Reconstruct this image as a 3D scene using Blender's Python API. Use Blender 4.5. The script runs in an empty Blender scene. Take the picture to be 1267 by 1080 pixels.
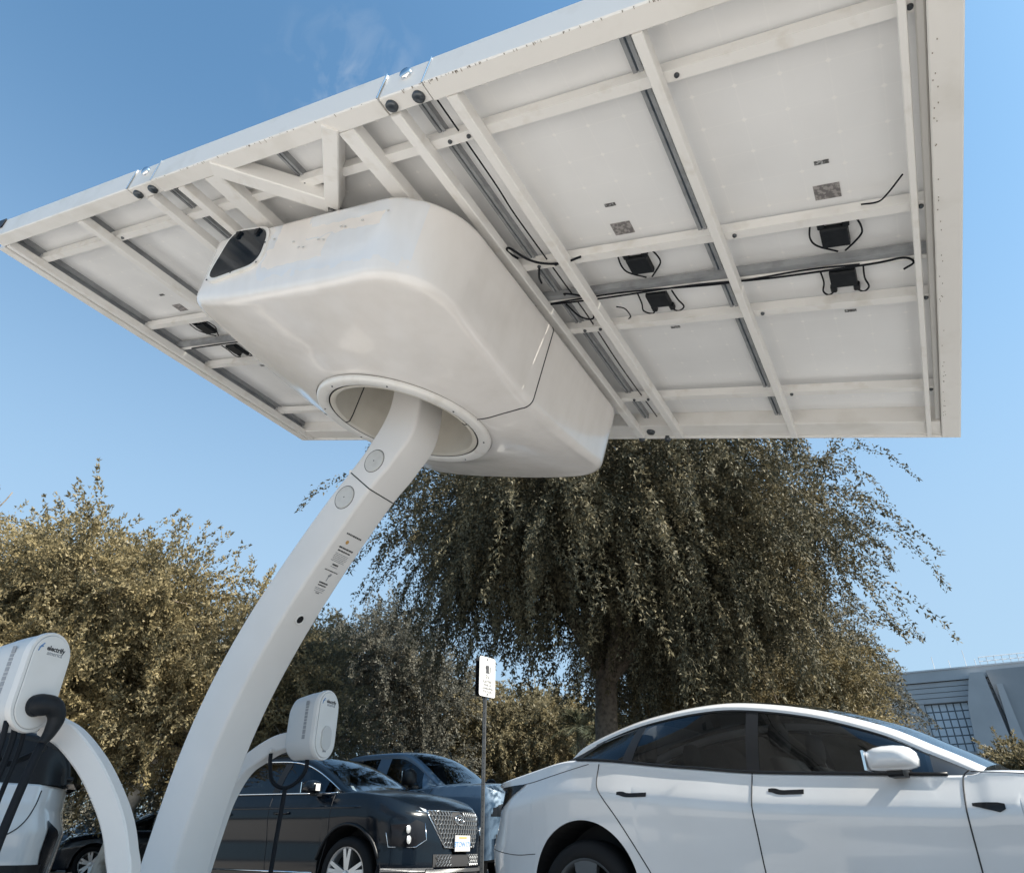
import bpy, bmesh, math
import numpy as np
from mathutils import Vector, Matrix

rng = np.random.default_rng(7)
SCN = bpy.context.scene
COL = SCN.collection
PI = math.pi

# ------------------------------------------------------------------ camera
EYE = 0.65
PITCH = math.atan(505 / 860)
cam_d = bpy.data.cameras.new('camera')
cam = bpy.data.objects.new('camera', cam_d)
COL.objects.link(cam)
cam.location = (0, 0, EYE)
cam.rotation_euler = (PI / 2 + PITCH, 0, 0)
cam_d.sensor_width = 36
cam_d.lens = 860 / 1267 * 36
cam_d.clip_end = 2000
cam_d.clip_start = 0.05
SCN.camera = cam

# ------------------------------------------------------------------ sky, sun, exposure
SUN_DIR = Vector((0.95, -0.31, 0)).normalized()
SUN_EL = math.radians(44)
w = bpy.data.worlds.new('World')
SCN.world = w
w.use_nodes = True
nt = w.node_tree
bg = nt.nodes['Background']
sky = nt.nodes.new('ShaderNodeTexSky')
sky.sky_type = 'NISHITA'
sky.sun_disc = False
sky.sun_elevation = SUN_EL
sky.sun_rotation = math.atan2(SUN_DIR.x, SUN_DIR.y)
sky.air_density = 1.0
sky.dust_density = 1.1
sky.ozone_density = 1.5
tint = nt.nodes.new('ShaderNodeMix'); tint.data_type = 'RGBA'; tint.blend_type = 'MULTIPLY'; tint.inputs[0].default_value = 1
tint.inputs[7].default_value = (.66, .92, .93, 1)
nt.links.new(sky.outputs[0], tint.inputs[6])
# one thin wisp of cloud high at the left
wt = nt.nodes.new('ShaderNodeTexCoord'); wm = nt.nodes.new('ShaderNodeMapping'); wm.inputs['Scale'].default_value = (9, 9, 3.5)
wn = nt.nodes.new('ShaderNodeTexNoise'); wn.inputs['Scale'].default_value = 2.2; wn.inputs['Detail'].default_value = 8; wn.inputs['Distortion'].default_value = .6
wd = nt.nodes.new('ShaderNodeVectorMath'); wd.operation = 'DISTANCE'; wd.inputs[1].default_value = (-.20, .54, .82)
wr = nt.nodes.new('ShaderNodeMapRange'); wr.inputs[1].default_value = .12; wr.inputs[2].default_value = .01
wq = nt.nodes.new('ShaderNodeMapRange'); wq.inputs[1].default_value = .5; wq.inputs[2].default_value = .8; wq.inputs[4].default_value = .45
wx = nt.nodes.new('ShaderNodeMath'); wx.operation = 'MULTIPLY'
wc = nt.nodes.new('ShaderNodeMix'); wc.data_type = 'RGBA'; wc.inputs[7].default_value = (3.0, 3.2, 3.4, 1)
nt.links.new(wt.outputs['Generated'], wm.inputs[0]); nt.links.new(wm.outputs[0], wn.inputs['Vector']); nt.links.new(wt.outputs['Generated'], wd.inputs[0])
nt.links.new(wd.outputs['Value'], wr.inputs[0]); nt.links.new(wn.outputs[0], wq.inputs[0]); nt.links.new(wr.outputs[0], wx.inputs[0]); nt.links.new(wq.outputs[0], wx.inputs[1])
nt.links.new(wx.outputs[0], wc.inputs[0]); nt.links.new(tint.outputs[2], wc.inputs[6]); nt.links.new(wc.outputs[2], bg.inputs[0])
# pale air towards the horizon, the same all round
hs = nt.nodes.new('ShaderNodeSeparateXYZ'); hr = nt.nodes.new('ShaderNodeMapRange'); hr.interpolation_type = 'SMOOTHSTEP'
hr.inputs[1].default_value = .86; hr.inputs[2].default_value = .15; hr.inputs[4].default_value = .85
hm = nt.nodes.new('ShaderNodeMix'); hm.data_type = 'RGBA'; hm.inputs[7].default_value = (1.76, 2.43, 3.17, 1)
nt.links.new(wt.outputs['Generated'], hs.inputs[0]); nt.links.new(hs.outputs[2], hr.inputs[0]); nt.links.new(hr.outputs[0], hm.inputs[0])
nt.links.new(wc.outputs[2], hm.inputs[6]); nt.links.new(hm.outputs[2], bg.inputs[0])
bg.inputs[1].default_value = 0.115
sl = bpy.data.lights.new('sun', 'SUN')
sl.energy = 5.0
sl.angle = math.radians(0.5)
sl.color = (1.0, 0.93, 0.82)
sun = bpy.data.objects.new('sun', sl)
COL.objects.link(sun)
sd = Vector((SUN_DIR.x * math.cos(SUN_EL), SUN_DIR.y * math.cos(SUN_EL), math.sin(SUN_EL)))
sun.rotation_euler = sd.to_track_quat('Z', 'Y').to_euler()
sun.location = (0, 0, 30)
SCN.view_settings.view_transform = 'Standard'
SCN.view_settings.look = 'None'
SCN.view_settings.exposure = 1.2
SCN.view_settings.gamma = 1
SCN.view_settings.use_curve_mapping = False
SCN.cycles.max_bounces = 8
SCN.cycles.diffuse_bounces = 4
SCN.cycles.transparent_max_bounces = 16
SCN.cycles.use_denoising = True

# ------------------------------------------------------------------ materials
MAT = {}
def principled(name, col, rough=0.5, metal=0.0, coat=0.0, spec=0.5):
    m = bpy.data.materials.new(name)
    m.use_nodes = True
    b = m.node_tree.nodes['Principled BSDF']
    b.inputs['Base Color'].default_value = (*col, 1)
    b.inputs['Roughness'].default_value = rough
    b.inputs['Metallic'].default_value = metal
    b.inputs['Coat Weight'].default_value = coat
    b.inputs['Coat Roughness'].default_value = 0.04
    b.inputs['Specular IOR Level'].default_value = spec
    MAT[name] = m
    return m, m.node_tree, b
def N(nt, t, **kw):
    n = nt.nodes.new(t)
    for k, v in kw.items(): setattr(n, k, v)
    return n
def wear(nt, b, col, col2, scale=3.0, lo=0.45, hi=0.7, bump=0.0, bscale=60, rough=None, detail=6):
    """two-tone wear by noise on object coordinates, plus optional fine relief"""
    tc = N(nt, 'ShaderNodeTexCoord')
    no = N(nt, 'ShaderNodeTexNoise'); no.inputs['Scale'].default_value = scale; no.inputs['Detail'].default_value = detail
    nt.links.new(tc.outputs['Object'], no.inputs['Vector'])
    mr = N(nt, 'ShaderNodeMapRange'); mr.inputs[1].default_value = lo; mr.inputs[2].default_value = hi
    nt.links.new(no.outputs[0], mr.inputs[0])
    mx = N(nt, 'ShaderNodeMix', data_type='RGBA')
    mx.inputs[6].default_value = (*col, 1); mx.inputs[7].default_value = (*col2, 1)
    nt.links.new(mr.outputs[0], mx.inputs[0]); nt.links.new(mx.outputs[2], b.inputs['Base Color'])
    if rough:
        r2 = N(nt, 'ShaderNodeMapRange'); r2.inputs[3].default_value = rough[0]; r2.inputs[4].default_value = rough[1]
        nt.links.new(no.outputs[0], r2.inputs[0]); nt.links.new(r2.outputs[0], b.inputs['Roughness'])
    if bump:
        n2 = N(nt, 'ShaderNodeTexNoise'); n2.inputs['Scale'].default_value = bscale
        nt.links.new(tc.outputs['Object'], n2.inputs['Vector'])
        bp = N(nt, 'ShaderNodeBump'); bp.inputs['Strength'].default_value = bump; bp.inputs['Distance'].default_value = 0.01
        nt.links.new(n2.outputs[0], bp.inputs['Height']); nt.links.new(bp.outputs[0], b.inputs['Normal'])
    return mx, tc
def M(name, col, rough=0.5, metal=0.0, coat=0.0, col2=None, spec=.5, **kw):
    m, t, b = principled(name, col, rough, metal, coat, spec)
    if col2: wear(t, b, col, col2, **kw)
    return m

M('frame_white', (.79, .765, .73), .42, col2=(.68, .65, .60), scale=5, lo=.5, hi=.8, bump=.05, bscale=220)
M('beam_white', (.81, .79, .76), .38, col2=(.70, .665, .61), scale=9, lo=.55, hi=.75, bump=.04, bscale=200)
M('column_white', (.72, .70, .685), .45, col2=(.66, .64, .62), scale=1.4, lo=.4, hi=.7, bump=.12, bscale=260)
M('pod_inside', (.66, .62, .55), .55, col2=(.58, .54, .47), scale=4)
M('alu', (.30, .31, .32), .45, 0, col2=(.22, .225, .235), scale=12)
M('seam_dark', (.02, .02, .022), .7)
M('black_plastic', (.010, .012, .015), .5, col2=(.016, .018, .022), scale=30, spec=.22)
M('rubber', (.012, .012, .013), .7, spec=.2)
M('cable', (.007, .009, .013), .6, spec=.2)
M('rust', (.20, .16, .12), .8)
M('web_grey', (.60, .59, .57), .5)
M('grille_steel', (.20, .21, .22), .3, .7)
M('bolt', (.09, .1, .11), .3, .8)
M('chrome', (.75, .76, .78), .12, 1.0)
M('label_grey', (.33, .31, .30), .6, col2=(.16, .15, .15), scale=55, lo=.45, hi=.55)
M('label_dark', (.08, .08, .08), .6, col2=(.4, .4, .4), scale=90, lo=.5, hi=.6)
M('ink', (.035, .035, .04), .6)
M('ink_grey', (.28, .29, .31), .6)
M('ink_blue', (.10, .22, .42), .5)
M('orange_dot', (.5, .28, .08), .5)
M('disc_grey', (.56, .55, .53), .5, col2=(.50, .49, .47), scale=20)
M('cells_blue', (.01, .015, .04), .12, coat=.6)
M('charger_white', (.70, .685, .67), .42, col2=(.66, .645, .625), scale=6)
M('charger_side', (.56, .57, .58), .45)
M('grip_grey', (.55, .54, .53), .5)
M('asphalt', (.060, .060, .062), .85, col2=(.045, .045, .047), scale=2.5, bump=.5, bscale=120)
M('concrete', (.55, .525, .50), .85, col2=(.45, .415, .38), scale=1.2, bump=.4, bscale=40)
M('ballast', (.50, .48, .46), .7, col2=(.4, .38, .36), scale=2, bump=.3, bscale=30)
M('stripe_paint', (.72, .70, .66), .6, col2=(.45, .43, .40), scale=9, lo=.5, hi=.65)

# white backsheet with the grid of cells showing faintly; UV is in cells
def backsheet():
    m, t, b = principled('backsheet', (.74, .725, .70), .33)
    uv = N(t, 'ShaderNodeUVMap')
    sp = N(t, 'ShaderNodeSeparateXYZ'); t.links.new(uv.outputs[0], sp.inputs[0])
    def tri(o):   # distance to nearest whole number
        a = N(t, 'ShaderNodeMath', operation='PINGPONG'); a.inputs[1].default_value = .5
        t.links.new(o, a.inputs[0]); return a.outputs[0]
    du, dv = tri(sp.outputs[0]), tri(sp.outputs[1])
    ad = N(t, 'ShaderNodeMath', operation='ADD'); t.links.new(du, ad.inputs[0]); t.links.new(dv, ad.inputs[1])
    dia = N(t, 'ShaderNodeMapRange'); dia.inputs[1].default_value = .085; dia.inputs[2].default_value = .045
    t.links.new(ad.outputs[0], dia.inputs[0])
    mn = N(t, 'ShaderNodeMath', operation='MINIMUM'); t.links.new(du, mn.inputs[0]); t.links.new(dv, mn.inputs[1])
    ln = N(t, 'ShaderNodeMapRange'); ln.inputs[1].default_value = .022; ln.inputs[2].default_value = .008; ln.inputs[4].default_value = .22
    t.links.new(mn.outputs[0], ln.inputs[0])
    mxx = N(t, 'ShaderNodeMath', operation='MAXIMUM'); t.links.new(dia.outputs[0], mxx.inputs[0]); t.links.new(ln.outputs[0], mxx.inputs[1])
    tc = N(t, 'ShaderNodeTexCoord')
    no = N(t, 'ShaderNodeTexNoise'); no.inputs['Scale'].default_value = 1.6; no.inputs['Detail'].default_value = 5
    t.links.new(tc.outputs['Object'], no.inputs['Vector'])
    mr = N(t, 'ShaderNodeMapRange'); mr.inputs[1].default_value = .35; mr.inputs[2].default_value = .7
    t.links.new(no.outputs[0], mr.inputs[0])
    m1 = N(t, 'ShaderNodeMix', data_type='RGBA'); m1.inputs[6].default_value = (.84, .835, .83, 1); m1.inputs[7].default_value = (.77, .765, .76, 1)
    t.links.new(mr.outputs[0], m1.inputs[0])
    m2 = N(t, 'ShaderNodeMix', data_type='RGBA'); m2.inputs[7].default_value = (.90, .885, .865, 1)
    t.links.new(mxx.outputs[0], m2.inputs[0]); t.links.new(m1.outputs[2], m2.inputs[6]); t.links.new(m2.outputs[2], b.inputs['Base Color'])
    n2 = N(t, 'ShaderNodeTexNoise'); n2.inputs['Scale'].default_value = 2.3
    t.links.new(tc.outputs['Object'], n2.inputs['Vector'])
    bp = N(t, 'ShaderNodeBump'); bp.inputs['Strength'].default_value = .35; bp.inputs['Distance'].default_value = .05
    t.links.new(n2.outputs[0], bp.inputs['Height']); t.links.new(bp.outputs[0], b.inputs['Normal'])
backsheet()

# pod shell: glossy off-white moulding, matt touch-up patches on the hatch end (UV = canopy s,n; flagged by t in the second map)
def pod_mat():
    m, t, b = principled('pod_shell', (.80, .765, .735), .22, coat=.5)
    tc = N(t, 'ShaderNodeTexCoord')
    uv = N(t, 'ShaderNodeUVMap'); uv.uv_map = 'UVMap'
    sp = N(t, 'ShaderNodeSeparateXYZ'); t.links.new(uv.outputs[0], sp.inputs[0])
    no = N(t, 'ShaderNodeTexNoise'); no.inputs['Scale'].default_value = 9; no.inputs['Detail'].default_value = 2
    t.links.new(uv.outputs[0], no.inputs['Vector'])
    def box(u0, u1, v0, v1, jit=.08):
        outs = []
        for so, lo, hi in ((sp.outputs[0], u0, u1), (sp.outputs[1], v0, v1)):
            c = N(t, 'ShaderNodeMath', operation='MULTIPLY_ADD'); c.inputs[1].default_value = jit; t.links.new(no.outputs[0], c.inputs[0]); t.links.new(so, c.inputs[2])
            d = N(t, 'ShaderNodeMath', operation='COMPARE'); d.inputs[1].default_value = (lo + hi) / 2 + jit / 2; d.inputs[2].default_value = (hi - lo) / 2
            t.links.new(c.outputs[0], d.inputs[0]); outs.append(d.outputs[0])
        q = N(t, 'ShaderNodeMath', operation='MULTIPLY'); t.links.new(outs[0], q.inputs[0]); t.links.new(outs[1], q.inputs[1]); return q.outputs[0]
    a = box(3.50, 3.78, -.20, -.07); c = box(3.44, 4.02, -.47, -.30); d = box(3.78, 4.45, -.29, -.20); e2 = box(3.50, 3.80, -.34, -.17)
    prev = a
    for o in (c, d, e2):
        x = N(t, 'ShaderNodeMath', operation='MAXIMUM'); t.links.new(prev, x.inputs[0]); t.links.new(o, x.inputs[1]); prev = x.outputs[0]
    g = box(3.40, 4.75, -.55, -.10, .2)  # area of the end wall tinted bluish, sky reflection put into the colour
    m1 = N(t, 'ShaderNodeMix', data_type='RGBA'); m1.inputs[6].default_value = (.80, .765, .735, 1); m1.inputs[7].default_value = (.76, .765, .78, 1)
    t.links.new(g, m1.inputs[0])
    m2 = N(t, 'ShaderNodeMix', data_type='RGBA'); m2.inputs[7].default_value = (.82, .75, .69, 1)
    t.links.new(prev, m2.inputs[0]); t.links.new(m1.outputs[2], m2.inputs[6])
    n3 = N(t, 'ShaderNodeTexNoise'); n3.inputs['Scale'].default_value = 1.5; n3.inputs['Detail'].default_value = 7
    mp = N(t, 'ShaderNodeMapping'); mp.inputs['Scale'].default_value = (5, 5, .8)
    t.links.new(tc.outputs['Object'], mp.inputs[0]); t.links.new(mp.outputs[0], n3.inputs['Vector'])
    mr = N(t, 'ShaderNodeMapRange'); mr.inputs[1].default_value = .4; mr.inputs[2].default_value = .75; mr.inputs[4].default_value = .35
    t.links.new(n3.outputs[0], mr.inputs[0])
    m3 = N(t, 'ShaderNodeMix', data_type='RGBA'); m3.inputs[7].default_value = (.66, .62, .575, 1)
    t.links.new(mr.outputs[0], m3.inputs[0]); t.links.new(m2.outputs[2], m3.inputs[6]); t.links.new(m3.outputs[2], b.inputs['Base Color'])
    rr = N(t, 'ShaderNodeMapRange'); rr.inputs[3].default_value = .2; rr.inputs[4].default_value = .6
    t.links.new(prev, rr.inputs[0]); t.links.new(rr.outputs[0], b.inputs['Roughness'])
    bp = N(t, 'ShaderNodeBump'); bp.inputs['Strength'].default_value = .25; bp.inputs['Distance'].default_value = .03
    n4 = N(t, 'ShaderNodeTexNoise'); n4.inputs['Scale'].default_value = 3.5; n4.inputs['Detail'].default_value = 3
    t.links.new(tc.outputs['Object'], n4.inputs['Vector']); t.links.new(n4.outputs[0], bp.inputs['Height']); t.links.new(bp.outputs[0], b.inputs['Normal'])
pod_mat()

def glass(name, tint, rough=.02, trans=.6):
    m = bpy.data.materials.new(name); m.use_nodes = True; t = m.node_tree; t.nodes.clear()
    o = N(t, 'ShaderNodeOutputMaterial'); tr = N(t, 'ShaderNodeBsdfTransparent'); tr.inputs[0].default_value = (*tint, 1)
    gl = N(t, 'ShaderNodeBsdfGlossy'); gl.inputs['Roughness'].default_value = rough; gl.inputs[0].default_value = (.9, .95, 1, 1)
    lw = N(t, 'ShaderNodeLayerWeight'); lw.inputs[0].default_value = .5
    pw = N(t, 'ShaderNodeMath', operation='POWER'); pw.inputs[1].default_value = 4.5; t.links.new(lw.outputs['Facing'], pw.inputs[0])
    fr = N(t, 'ShaderNodeMath', operation='MULTIPLY_ADD'); fr.inputs[1].default_value = .85; fr.inputs[2].default_value = .055; t.links.new(pw.outputs[0], fr.inputs[0])
    mx = N(t, 'ShaderNodeMixShader')
    t.links.new(fr.outputs[0], mx.inputs[0]); t.links.new(tr.outputs[0], mx.inputs[1]); t.links.new(gl.outputs[0], mx.inputs[2])
    t.links.new(mx.outputs[0], o.inputs[0]); MAT[name] = m
glass('glass_tint', (.15, .16, .165))
glass('glass_dark', (.10, .11, .12))
glass('glass_clear', (.55, .62, .66))
principled('hatch_glass', (.006, .012, .020), .12, spec=.35)

def paint(name, col, rough=.28, metal=0., coat=1.0, dust=.12, spec=.5):
    m, t, b = principled(name, col, rough, metal, coat, spec)
    tc = N(t, 'ShaderNodeTexCoord')
    no = N(t, 'ShaderNodeTexNoise'); no.inputs['Scale'].default_value = 2.2; no.inputs['Detail'].default_value = 8
    t.links.new(tc.outputs['Object'], no.inputs['Vector'])
    mr = N(t, 'ShaderNodeMapRange'); mr.inputs[1].default_value = .4; mr.inputs[2].default_value = .8; mr.inputs[4].default_value = dust
    t.links.new(no.outputs[0], mr.inputs[0])
    mx = N(t, 'ShaderNodeMix', data_type='RGBA'); mx.inputs[6].default_value = (*col, 1); mx.inputs[7].default_value = (.30, .27, .23, 1)
    t.links.new(mr.outputs[0], mx.inputs[0]); t.links.new(mx.outputs[2], b.inputs['Base Color'])
paint('paint_white', (.66, .665, .675), .3)
paint('paint_black', (.003, .006, .011), .18, coat=.12, dust=.01, spec=.25)
paint('paint_blue', (.095, .145, .205), .35, .2, coat=.6, dust=.05)
paint('paint_navy', (.008, .012, .02), .25, coat=.5, dust=.02)
M('seat_dark', (.025, .025, .027), .8)
M('interior', (.05, .05, .052), .85)
M('lamp_clear', (.62, .64, .66), .1, .5, coat=1)
M('lamp_smoke', (.008, .008, .010), .2, spec=.25)
M('lamp_amber', (.42, .27, .12), .3, coat=1)
M('rim_silver', (.55, .56, .57), .3, .8)
M('rim_dark', (.10, .11, .12), .35, .6)
M('plate_white', (.48, .47, .46), .6, spec=.2)
M('trim_black', (.010, .011, .013), .4, spec=.3)
M('sign_white', (.55, .55, .54), .3, col2=(.47, .465, .45), scale=12)
M('steel_pole', (.12, .12, .12), .4, .6, col2=(.07, .07, .07), scale=8)
M('bark', (.19, .155, .12), .9, col2=(.09, .075, .06), scale=14, bump=.9, bscale=26)
M('bark_white', (.62, .58, .52), .85, col2=(.30, .26, .21), scale=7, bump=.5, bscale=20)

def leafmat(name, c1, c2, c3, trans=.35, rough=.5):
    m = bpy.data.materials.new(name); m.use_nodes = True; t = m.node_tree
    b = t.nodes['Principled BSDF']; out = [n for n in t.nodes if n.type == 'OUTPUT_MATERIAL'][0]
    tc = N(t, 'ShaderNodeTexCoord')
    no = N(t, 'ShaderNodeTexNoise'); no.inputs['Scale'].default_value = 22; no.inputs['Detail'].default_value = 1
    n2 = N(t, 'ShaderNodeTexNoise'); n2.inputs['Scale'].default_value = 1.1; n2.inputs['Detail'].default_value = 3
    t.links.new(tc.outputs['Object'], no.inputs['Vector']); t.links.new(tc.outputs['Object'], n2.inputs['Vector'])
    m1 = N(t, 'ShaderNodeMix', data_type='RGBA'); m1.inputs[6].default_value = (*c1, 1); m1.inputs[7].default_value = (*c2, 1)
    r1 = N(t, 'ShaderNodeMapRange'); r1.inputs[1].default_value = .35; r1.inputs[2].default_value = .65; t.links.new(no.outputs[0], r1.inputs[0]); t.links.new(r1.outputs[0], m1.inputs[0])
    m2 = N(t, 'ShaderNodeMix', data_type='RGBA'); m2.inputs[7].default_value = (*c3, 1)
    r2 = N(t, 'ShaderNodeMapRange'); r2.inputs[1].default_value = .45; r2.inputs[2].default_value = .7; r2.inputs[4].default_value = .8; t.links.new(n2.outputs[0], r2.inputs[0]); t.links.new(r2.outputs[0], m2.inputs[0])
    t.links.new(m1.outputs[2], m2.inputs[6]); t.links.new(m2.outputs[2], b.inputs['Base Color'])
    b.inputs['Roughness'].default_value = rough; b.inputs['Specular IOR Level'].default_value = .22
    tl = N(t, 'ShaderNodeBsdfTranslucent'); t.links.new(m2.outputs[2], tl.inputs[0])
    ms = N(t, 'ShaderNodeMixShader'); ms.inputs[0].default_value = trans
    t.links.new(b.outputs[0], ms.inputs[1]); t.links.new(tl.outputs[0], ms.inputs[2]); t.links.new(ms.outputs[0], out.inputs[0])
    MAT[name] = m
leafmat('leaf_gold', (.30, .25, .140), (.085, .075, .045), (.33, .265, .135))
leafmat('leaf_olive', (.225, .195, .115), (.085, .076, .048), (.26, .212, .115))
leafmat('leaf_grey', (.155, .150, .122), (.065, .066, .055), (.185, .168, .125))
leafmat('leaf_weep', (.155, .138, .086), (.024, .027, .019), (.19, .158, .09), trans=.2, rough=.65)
leafmat('leaf_palm', (.10, .11, .07), (.06, .07, .045), (.13, .12, .07))

# ------------------------------------------------------------------ mesh helpers
OFF = {}
def link(name, verts, faces, mat, parent=None, smooth=False, uvs=None, mats=None, fm=None):
    verts = np.asarray(verts, float)
    if parent is not None and parent.name in OFF: verts = verts - OFF[parent.name]
    me = bpy.data.meshes.new(name)
    me.from_pydata(verts.tolist(), [], faces)
    if mats:
        for q in mats: me.materials.append(MAT[q])
        me.polygons.foreach_set('material_index', fm)
    else: me.materials.append(MAT[mat])
    if smooth:
        me.polygons.foreach_set('use_smooth', [True] * len(me.polygons))
    if uvs is not None:
        ul = me.uv_layers.new(name='UVMap')
        li = np.zeros(len(me.loops), int); me.loops.foreach_get('vertex_index', li)
        ul.data.foreach_set('uv', np.asarray(uvs, float)[li].ravel())
    me.update()
    o = bpy.data.objects.new(name, me)
    COL.objects.link(o)
    if parent is not None:
        o.parent = parent
        if parent.name in OFF: OFF[o.name] = OFF[parent.name]
    return o
def empty(name, loc=(0, 0, 0), rz=0.0, off=False):
    o = bpy.data.objects.new(name, None); COL.objects.link(o)
    o.location = loc; o.rotation_euler = (0, 0, rz); o.empty_display_size = .2
    if off: OFF[o.name] = np.array(loc, float)
    return o
def tag(o, label=None, cat=None, group=None, kind=None):
    if label: o['label'] = label
    if cat: o['category'] = cat
    if group: o['group'] = group
    if kind: o['kind'] = kind
    return o
class MB:
    """collects shapes into one mesh"""
    def __init__(s): s.v = []; s.f = []; s.n = 0
    def add(s, v, f):
        v = np.asarray(v, float).reshape(-1, 3)
        s.v.append(v); s.f += [[i + s.n for i in q] for q in f]; s.n += len(v)
    def build(s, name, mat, parent=None, smooth=False): return link(name, np.vstack(s.v), s.f, mat, parent, smooth)
def autosmooth(o, ang=35):
    me = o.data
    bm = bmesh.new(); bm.from_mesh(me)
    for f in bm.faces: f.smooth = True
    for e in bm.edges:
        if len(e.link_faces) == 2 and e.calc_face_angle(0) > math.radians(ang): e.smooth = False
    bm.to_mesh(me); bm.free()
    return o
def sweep_pts(rings, closed=True, caps=True):
    """rings: list of (k,3) arrays -> verts, faces"""
    k = len(rings[0]); v = np.vstack(rings); f = []
    for i in range(len(rings) - 1):
        for j in range(k if closed else k - 1):
            a = i * k + j; b = i * k + (j + 1) % k
            f.append([a, b, b + k, a + k])
    if caps:
        f.append(list(range(k))[::-1]); f.append([(len(rings) - 1) * k + j for j in range(k)])
    return v, f
def tube(pts, r, seg=8, caps=True):
    P = np.asarray(pts, float); n = len(P)
    R = np.full(n, r) if np.isscalar(r) else np.asarray(r, float)
    T = np.gradient(P, axis=0); T /= np.linalg.norm(T, axis=1)[:, None] + 1e-12
    up = np.array([0, 0, 1.]) if abs(T[0][2]) < .9 else np.array([1., 0, 0])
    u = np.cross(T[0], up); u /= np.linalg.norm(u)
    rings = []
    for i in range(n):
        u = u - T[i] * (u @ T[i]); u /= np.linalg.norm(u) + 1e-12; v = np.cross(T[i], u)
        a = np.linspace(0, 2 * PI, seg, endpoint=False)
        rings.append(P[i] + R[i] * (np.cos(a)[:, None] * u + np.sin(a)[:, None] * v))
    return sweep_pts(rings, True, caps)
def spline(pts, n=8):
    P = np.asarray(pts, float); Q = np.vstack([2 * P[0] - P[1], P, 2 * P[-1] - P[-2]]); out = []
    for i in range(1, len(Q) - 2):
        for t in np.linspace(0, 1, n, endpoint=False):
            a, b, c, d = Q[i - 1], Q[i], Q[i + 1], Q[i + 2]
            out.append(.5 * ((2 * b) + (-a + c) * t + (2 * a - 5 * b + 4 * c - d) * t * t + (-a + 3 * b - 3 * c + d) * t ** 3))
    out.append(P[-1]); return np.array(out)
def box(c, sx, sy, sz, ax=None, ch=0.0):
    """box centred on c; ax = 3x3 rows of axes; ch = chamfer on the edges parallel to local x"""
    if ax is None: ax = np.eye(3)
    c = np.asarray(c, float); h = np.array([sx, sy, sz]) / 2
    if ch > 0:
        y, z = h[1], h[2]; q = min(ch, y * .6, z * .6)
        sec = [(-y + q, -z), (y - q, -z), (y, -z + q), (y, z - q), (y - q, z), (-y + q, z), (-y, z - q), (-y, -z + q)]
    else: sec = [(-h[1], -h[2]), (h[1], -h[2]), (h[1], h[2]), (-h[1], h[2])]
    rings = [np.array([c + ax[0] * x + ax[1] * a + ax[2] * b for a, b in sec]) for x in (-h[0], h[0])]
    return sweep_pts(rings)
def lathe(prof, c, ax, seg=48, ang0=0, ang1=2 * PI):
    """prof: (r, h) pairs; ax rows: u,v (plane), w (axis)"""
    full = abs(ang1 - ang0 - 2 * PI) < 1e-6
    A = np.linspace(ang0, ang1, seg, endpoint=not full); rings = []
    for a in A: rings.append(np.array([np.asarray(c) + ax[0] * r * math.cos(a) + ax[1] * r * math.sin(a) + ax[2] * h for r, h in prof]))
    k = len(prof); f = []
    for i in range(len(A) if full else len(A) - 1):
        j = (i + 1) % len(A)
        for q in range(k - 1): f.append([i * k + q, j * k + q, j * k + q + 1, i * k + q + 1])
    return np.vstack(rings), f
TXT = {}
def text_obj(name, body, size, origin, ax, mat, parent, bold=0.0, align='CENTER', extrude=.0006):
    cu = bpy.data.curves.new('t', 'FONT'); cu.body = body; cu.size = size; cu.align_x = align; cu.align_y = 'CENTER'
    cu.extrude = extrude; cu.offset = bold; cu.resolution_u = 3
    to = bpy.data.objects.new('t', cu); COL.objects.link(to)
    bpy.context.view_layer.update()
    dg = bpy.context.evaluated_depsgraph_get()
    me = bpy.data.meshes.new_from_object(to.evaluated_get(dg))
    bpy.data.objects.remove(to)
    n = len(me.vertices); co = np.zeros(n * 3); me.vertices.foreach_get('co', co); co = co.reshape(-1, 3)
    ax = np.asarray(ax); wv = np.asarray(origin) + co[:, :1] * ax[0] + co[:, 1:2] * ax[1] + co[:, 2:3] * ax[2]
    fs = [list(p.vertices) for p in me.polygons]
    return link(name, wv, fs, mat, parent)

def smoothstep(a, b, x):
    t = np.clip((x - a) / (b - a), 0, 1); return t * t * (3 - 2 * t)

# ------------------------------------------------------------------ ground
def sheet(name, x0, x1, y0, y1, z, mat, parent=None):
    return link(name, [(x0, y0, z), (x1, y0, z), (x1, y1, z), (x0, y1, z)], [[0, 1, 2, 3]], mat, parent)
g = sheet('ground', -900, 900, -900, 900, 0, 'asphalt'); tag(g, 'dark asphalt of the parking lot', kind='structure')
def rot_sheet(name, cx, cy, ang, lx, ly, z, mat):
    a = math.radians(ang); c, s_ = math.cos(a), math.sin(a)
    return link(name, [(cx + x * c - y * s_, cy + x * s_ + y * c, z) for x, y in ((-lx, -ly), (lx, -ly), (lx, ly), (-lx, ly))], [[0, 1, 2, 3]], mat)
tag(rot_sheet('pavement', -2.5, -1.0, -30, 16, 8.0, .004, 'concrete'), 'pale concrete paving under the charging station', kind='structure')
tag(rot_sheet('bounce_cut_strip', 1.9, 2.95, -37.9, 8, 2.3, .008, 'asphalt'), 'unseen dark asphalt strip added along the white saloon to cut bounced light', kind='structure')  # out of view; added to dim ground bounce on the saloon's side
for i in range(7):
    x = -9.5 + i * 2.8
    mb = MB(); v, f = box((x, 0, .004), .1, 4.6, .002)
    a = math.radians(-33); c, s_ = math.cos(a), math.sin(a)
    v = np.array([(p[0] * c - p[1] * s_, p[0] * s_ + p[1] * c + 7.5, p[2] + .011) for p in v]); mb.add(v, f)
    o = mb.build('bay_line', 'stripe_paint'); tag(o, kind='structure')
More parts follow.
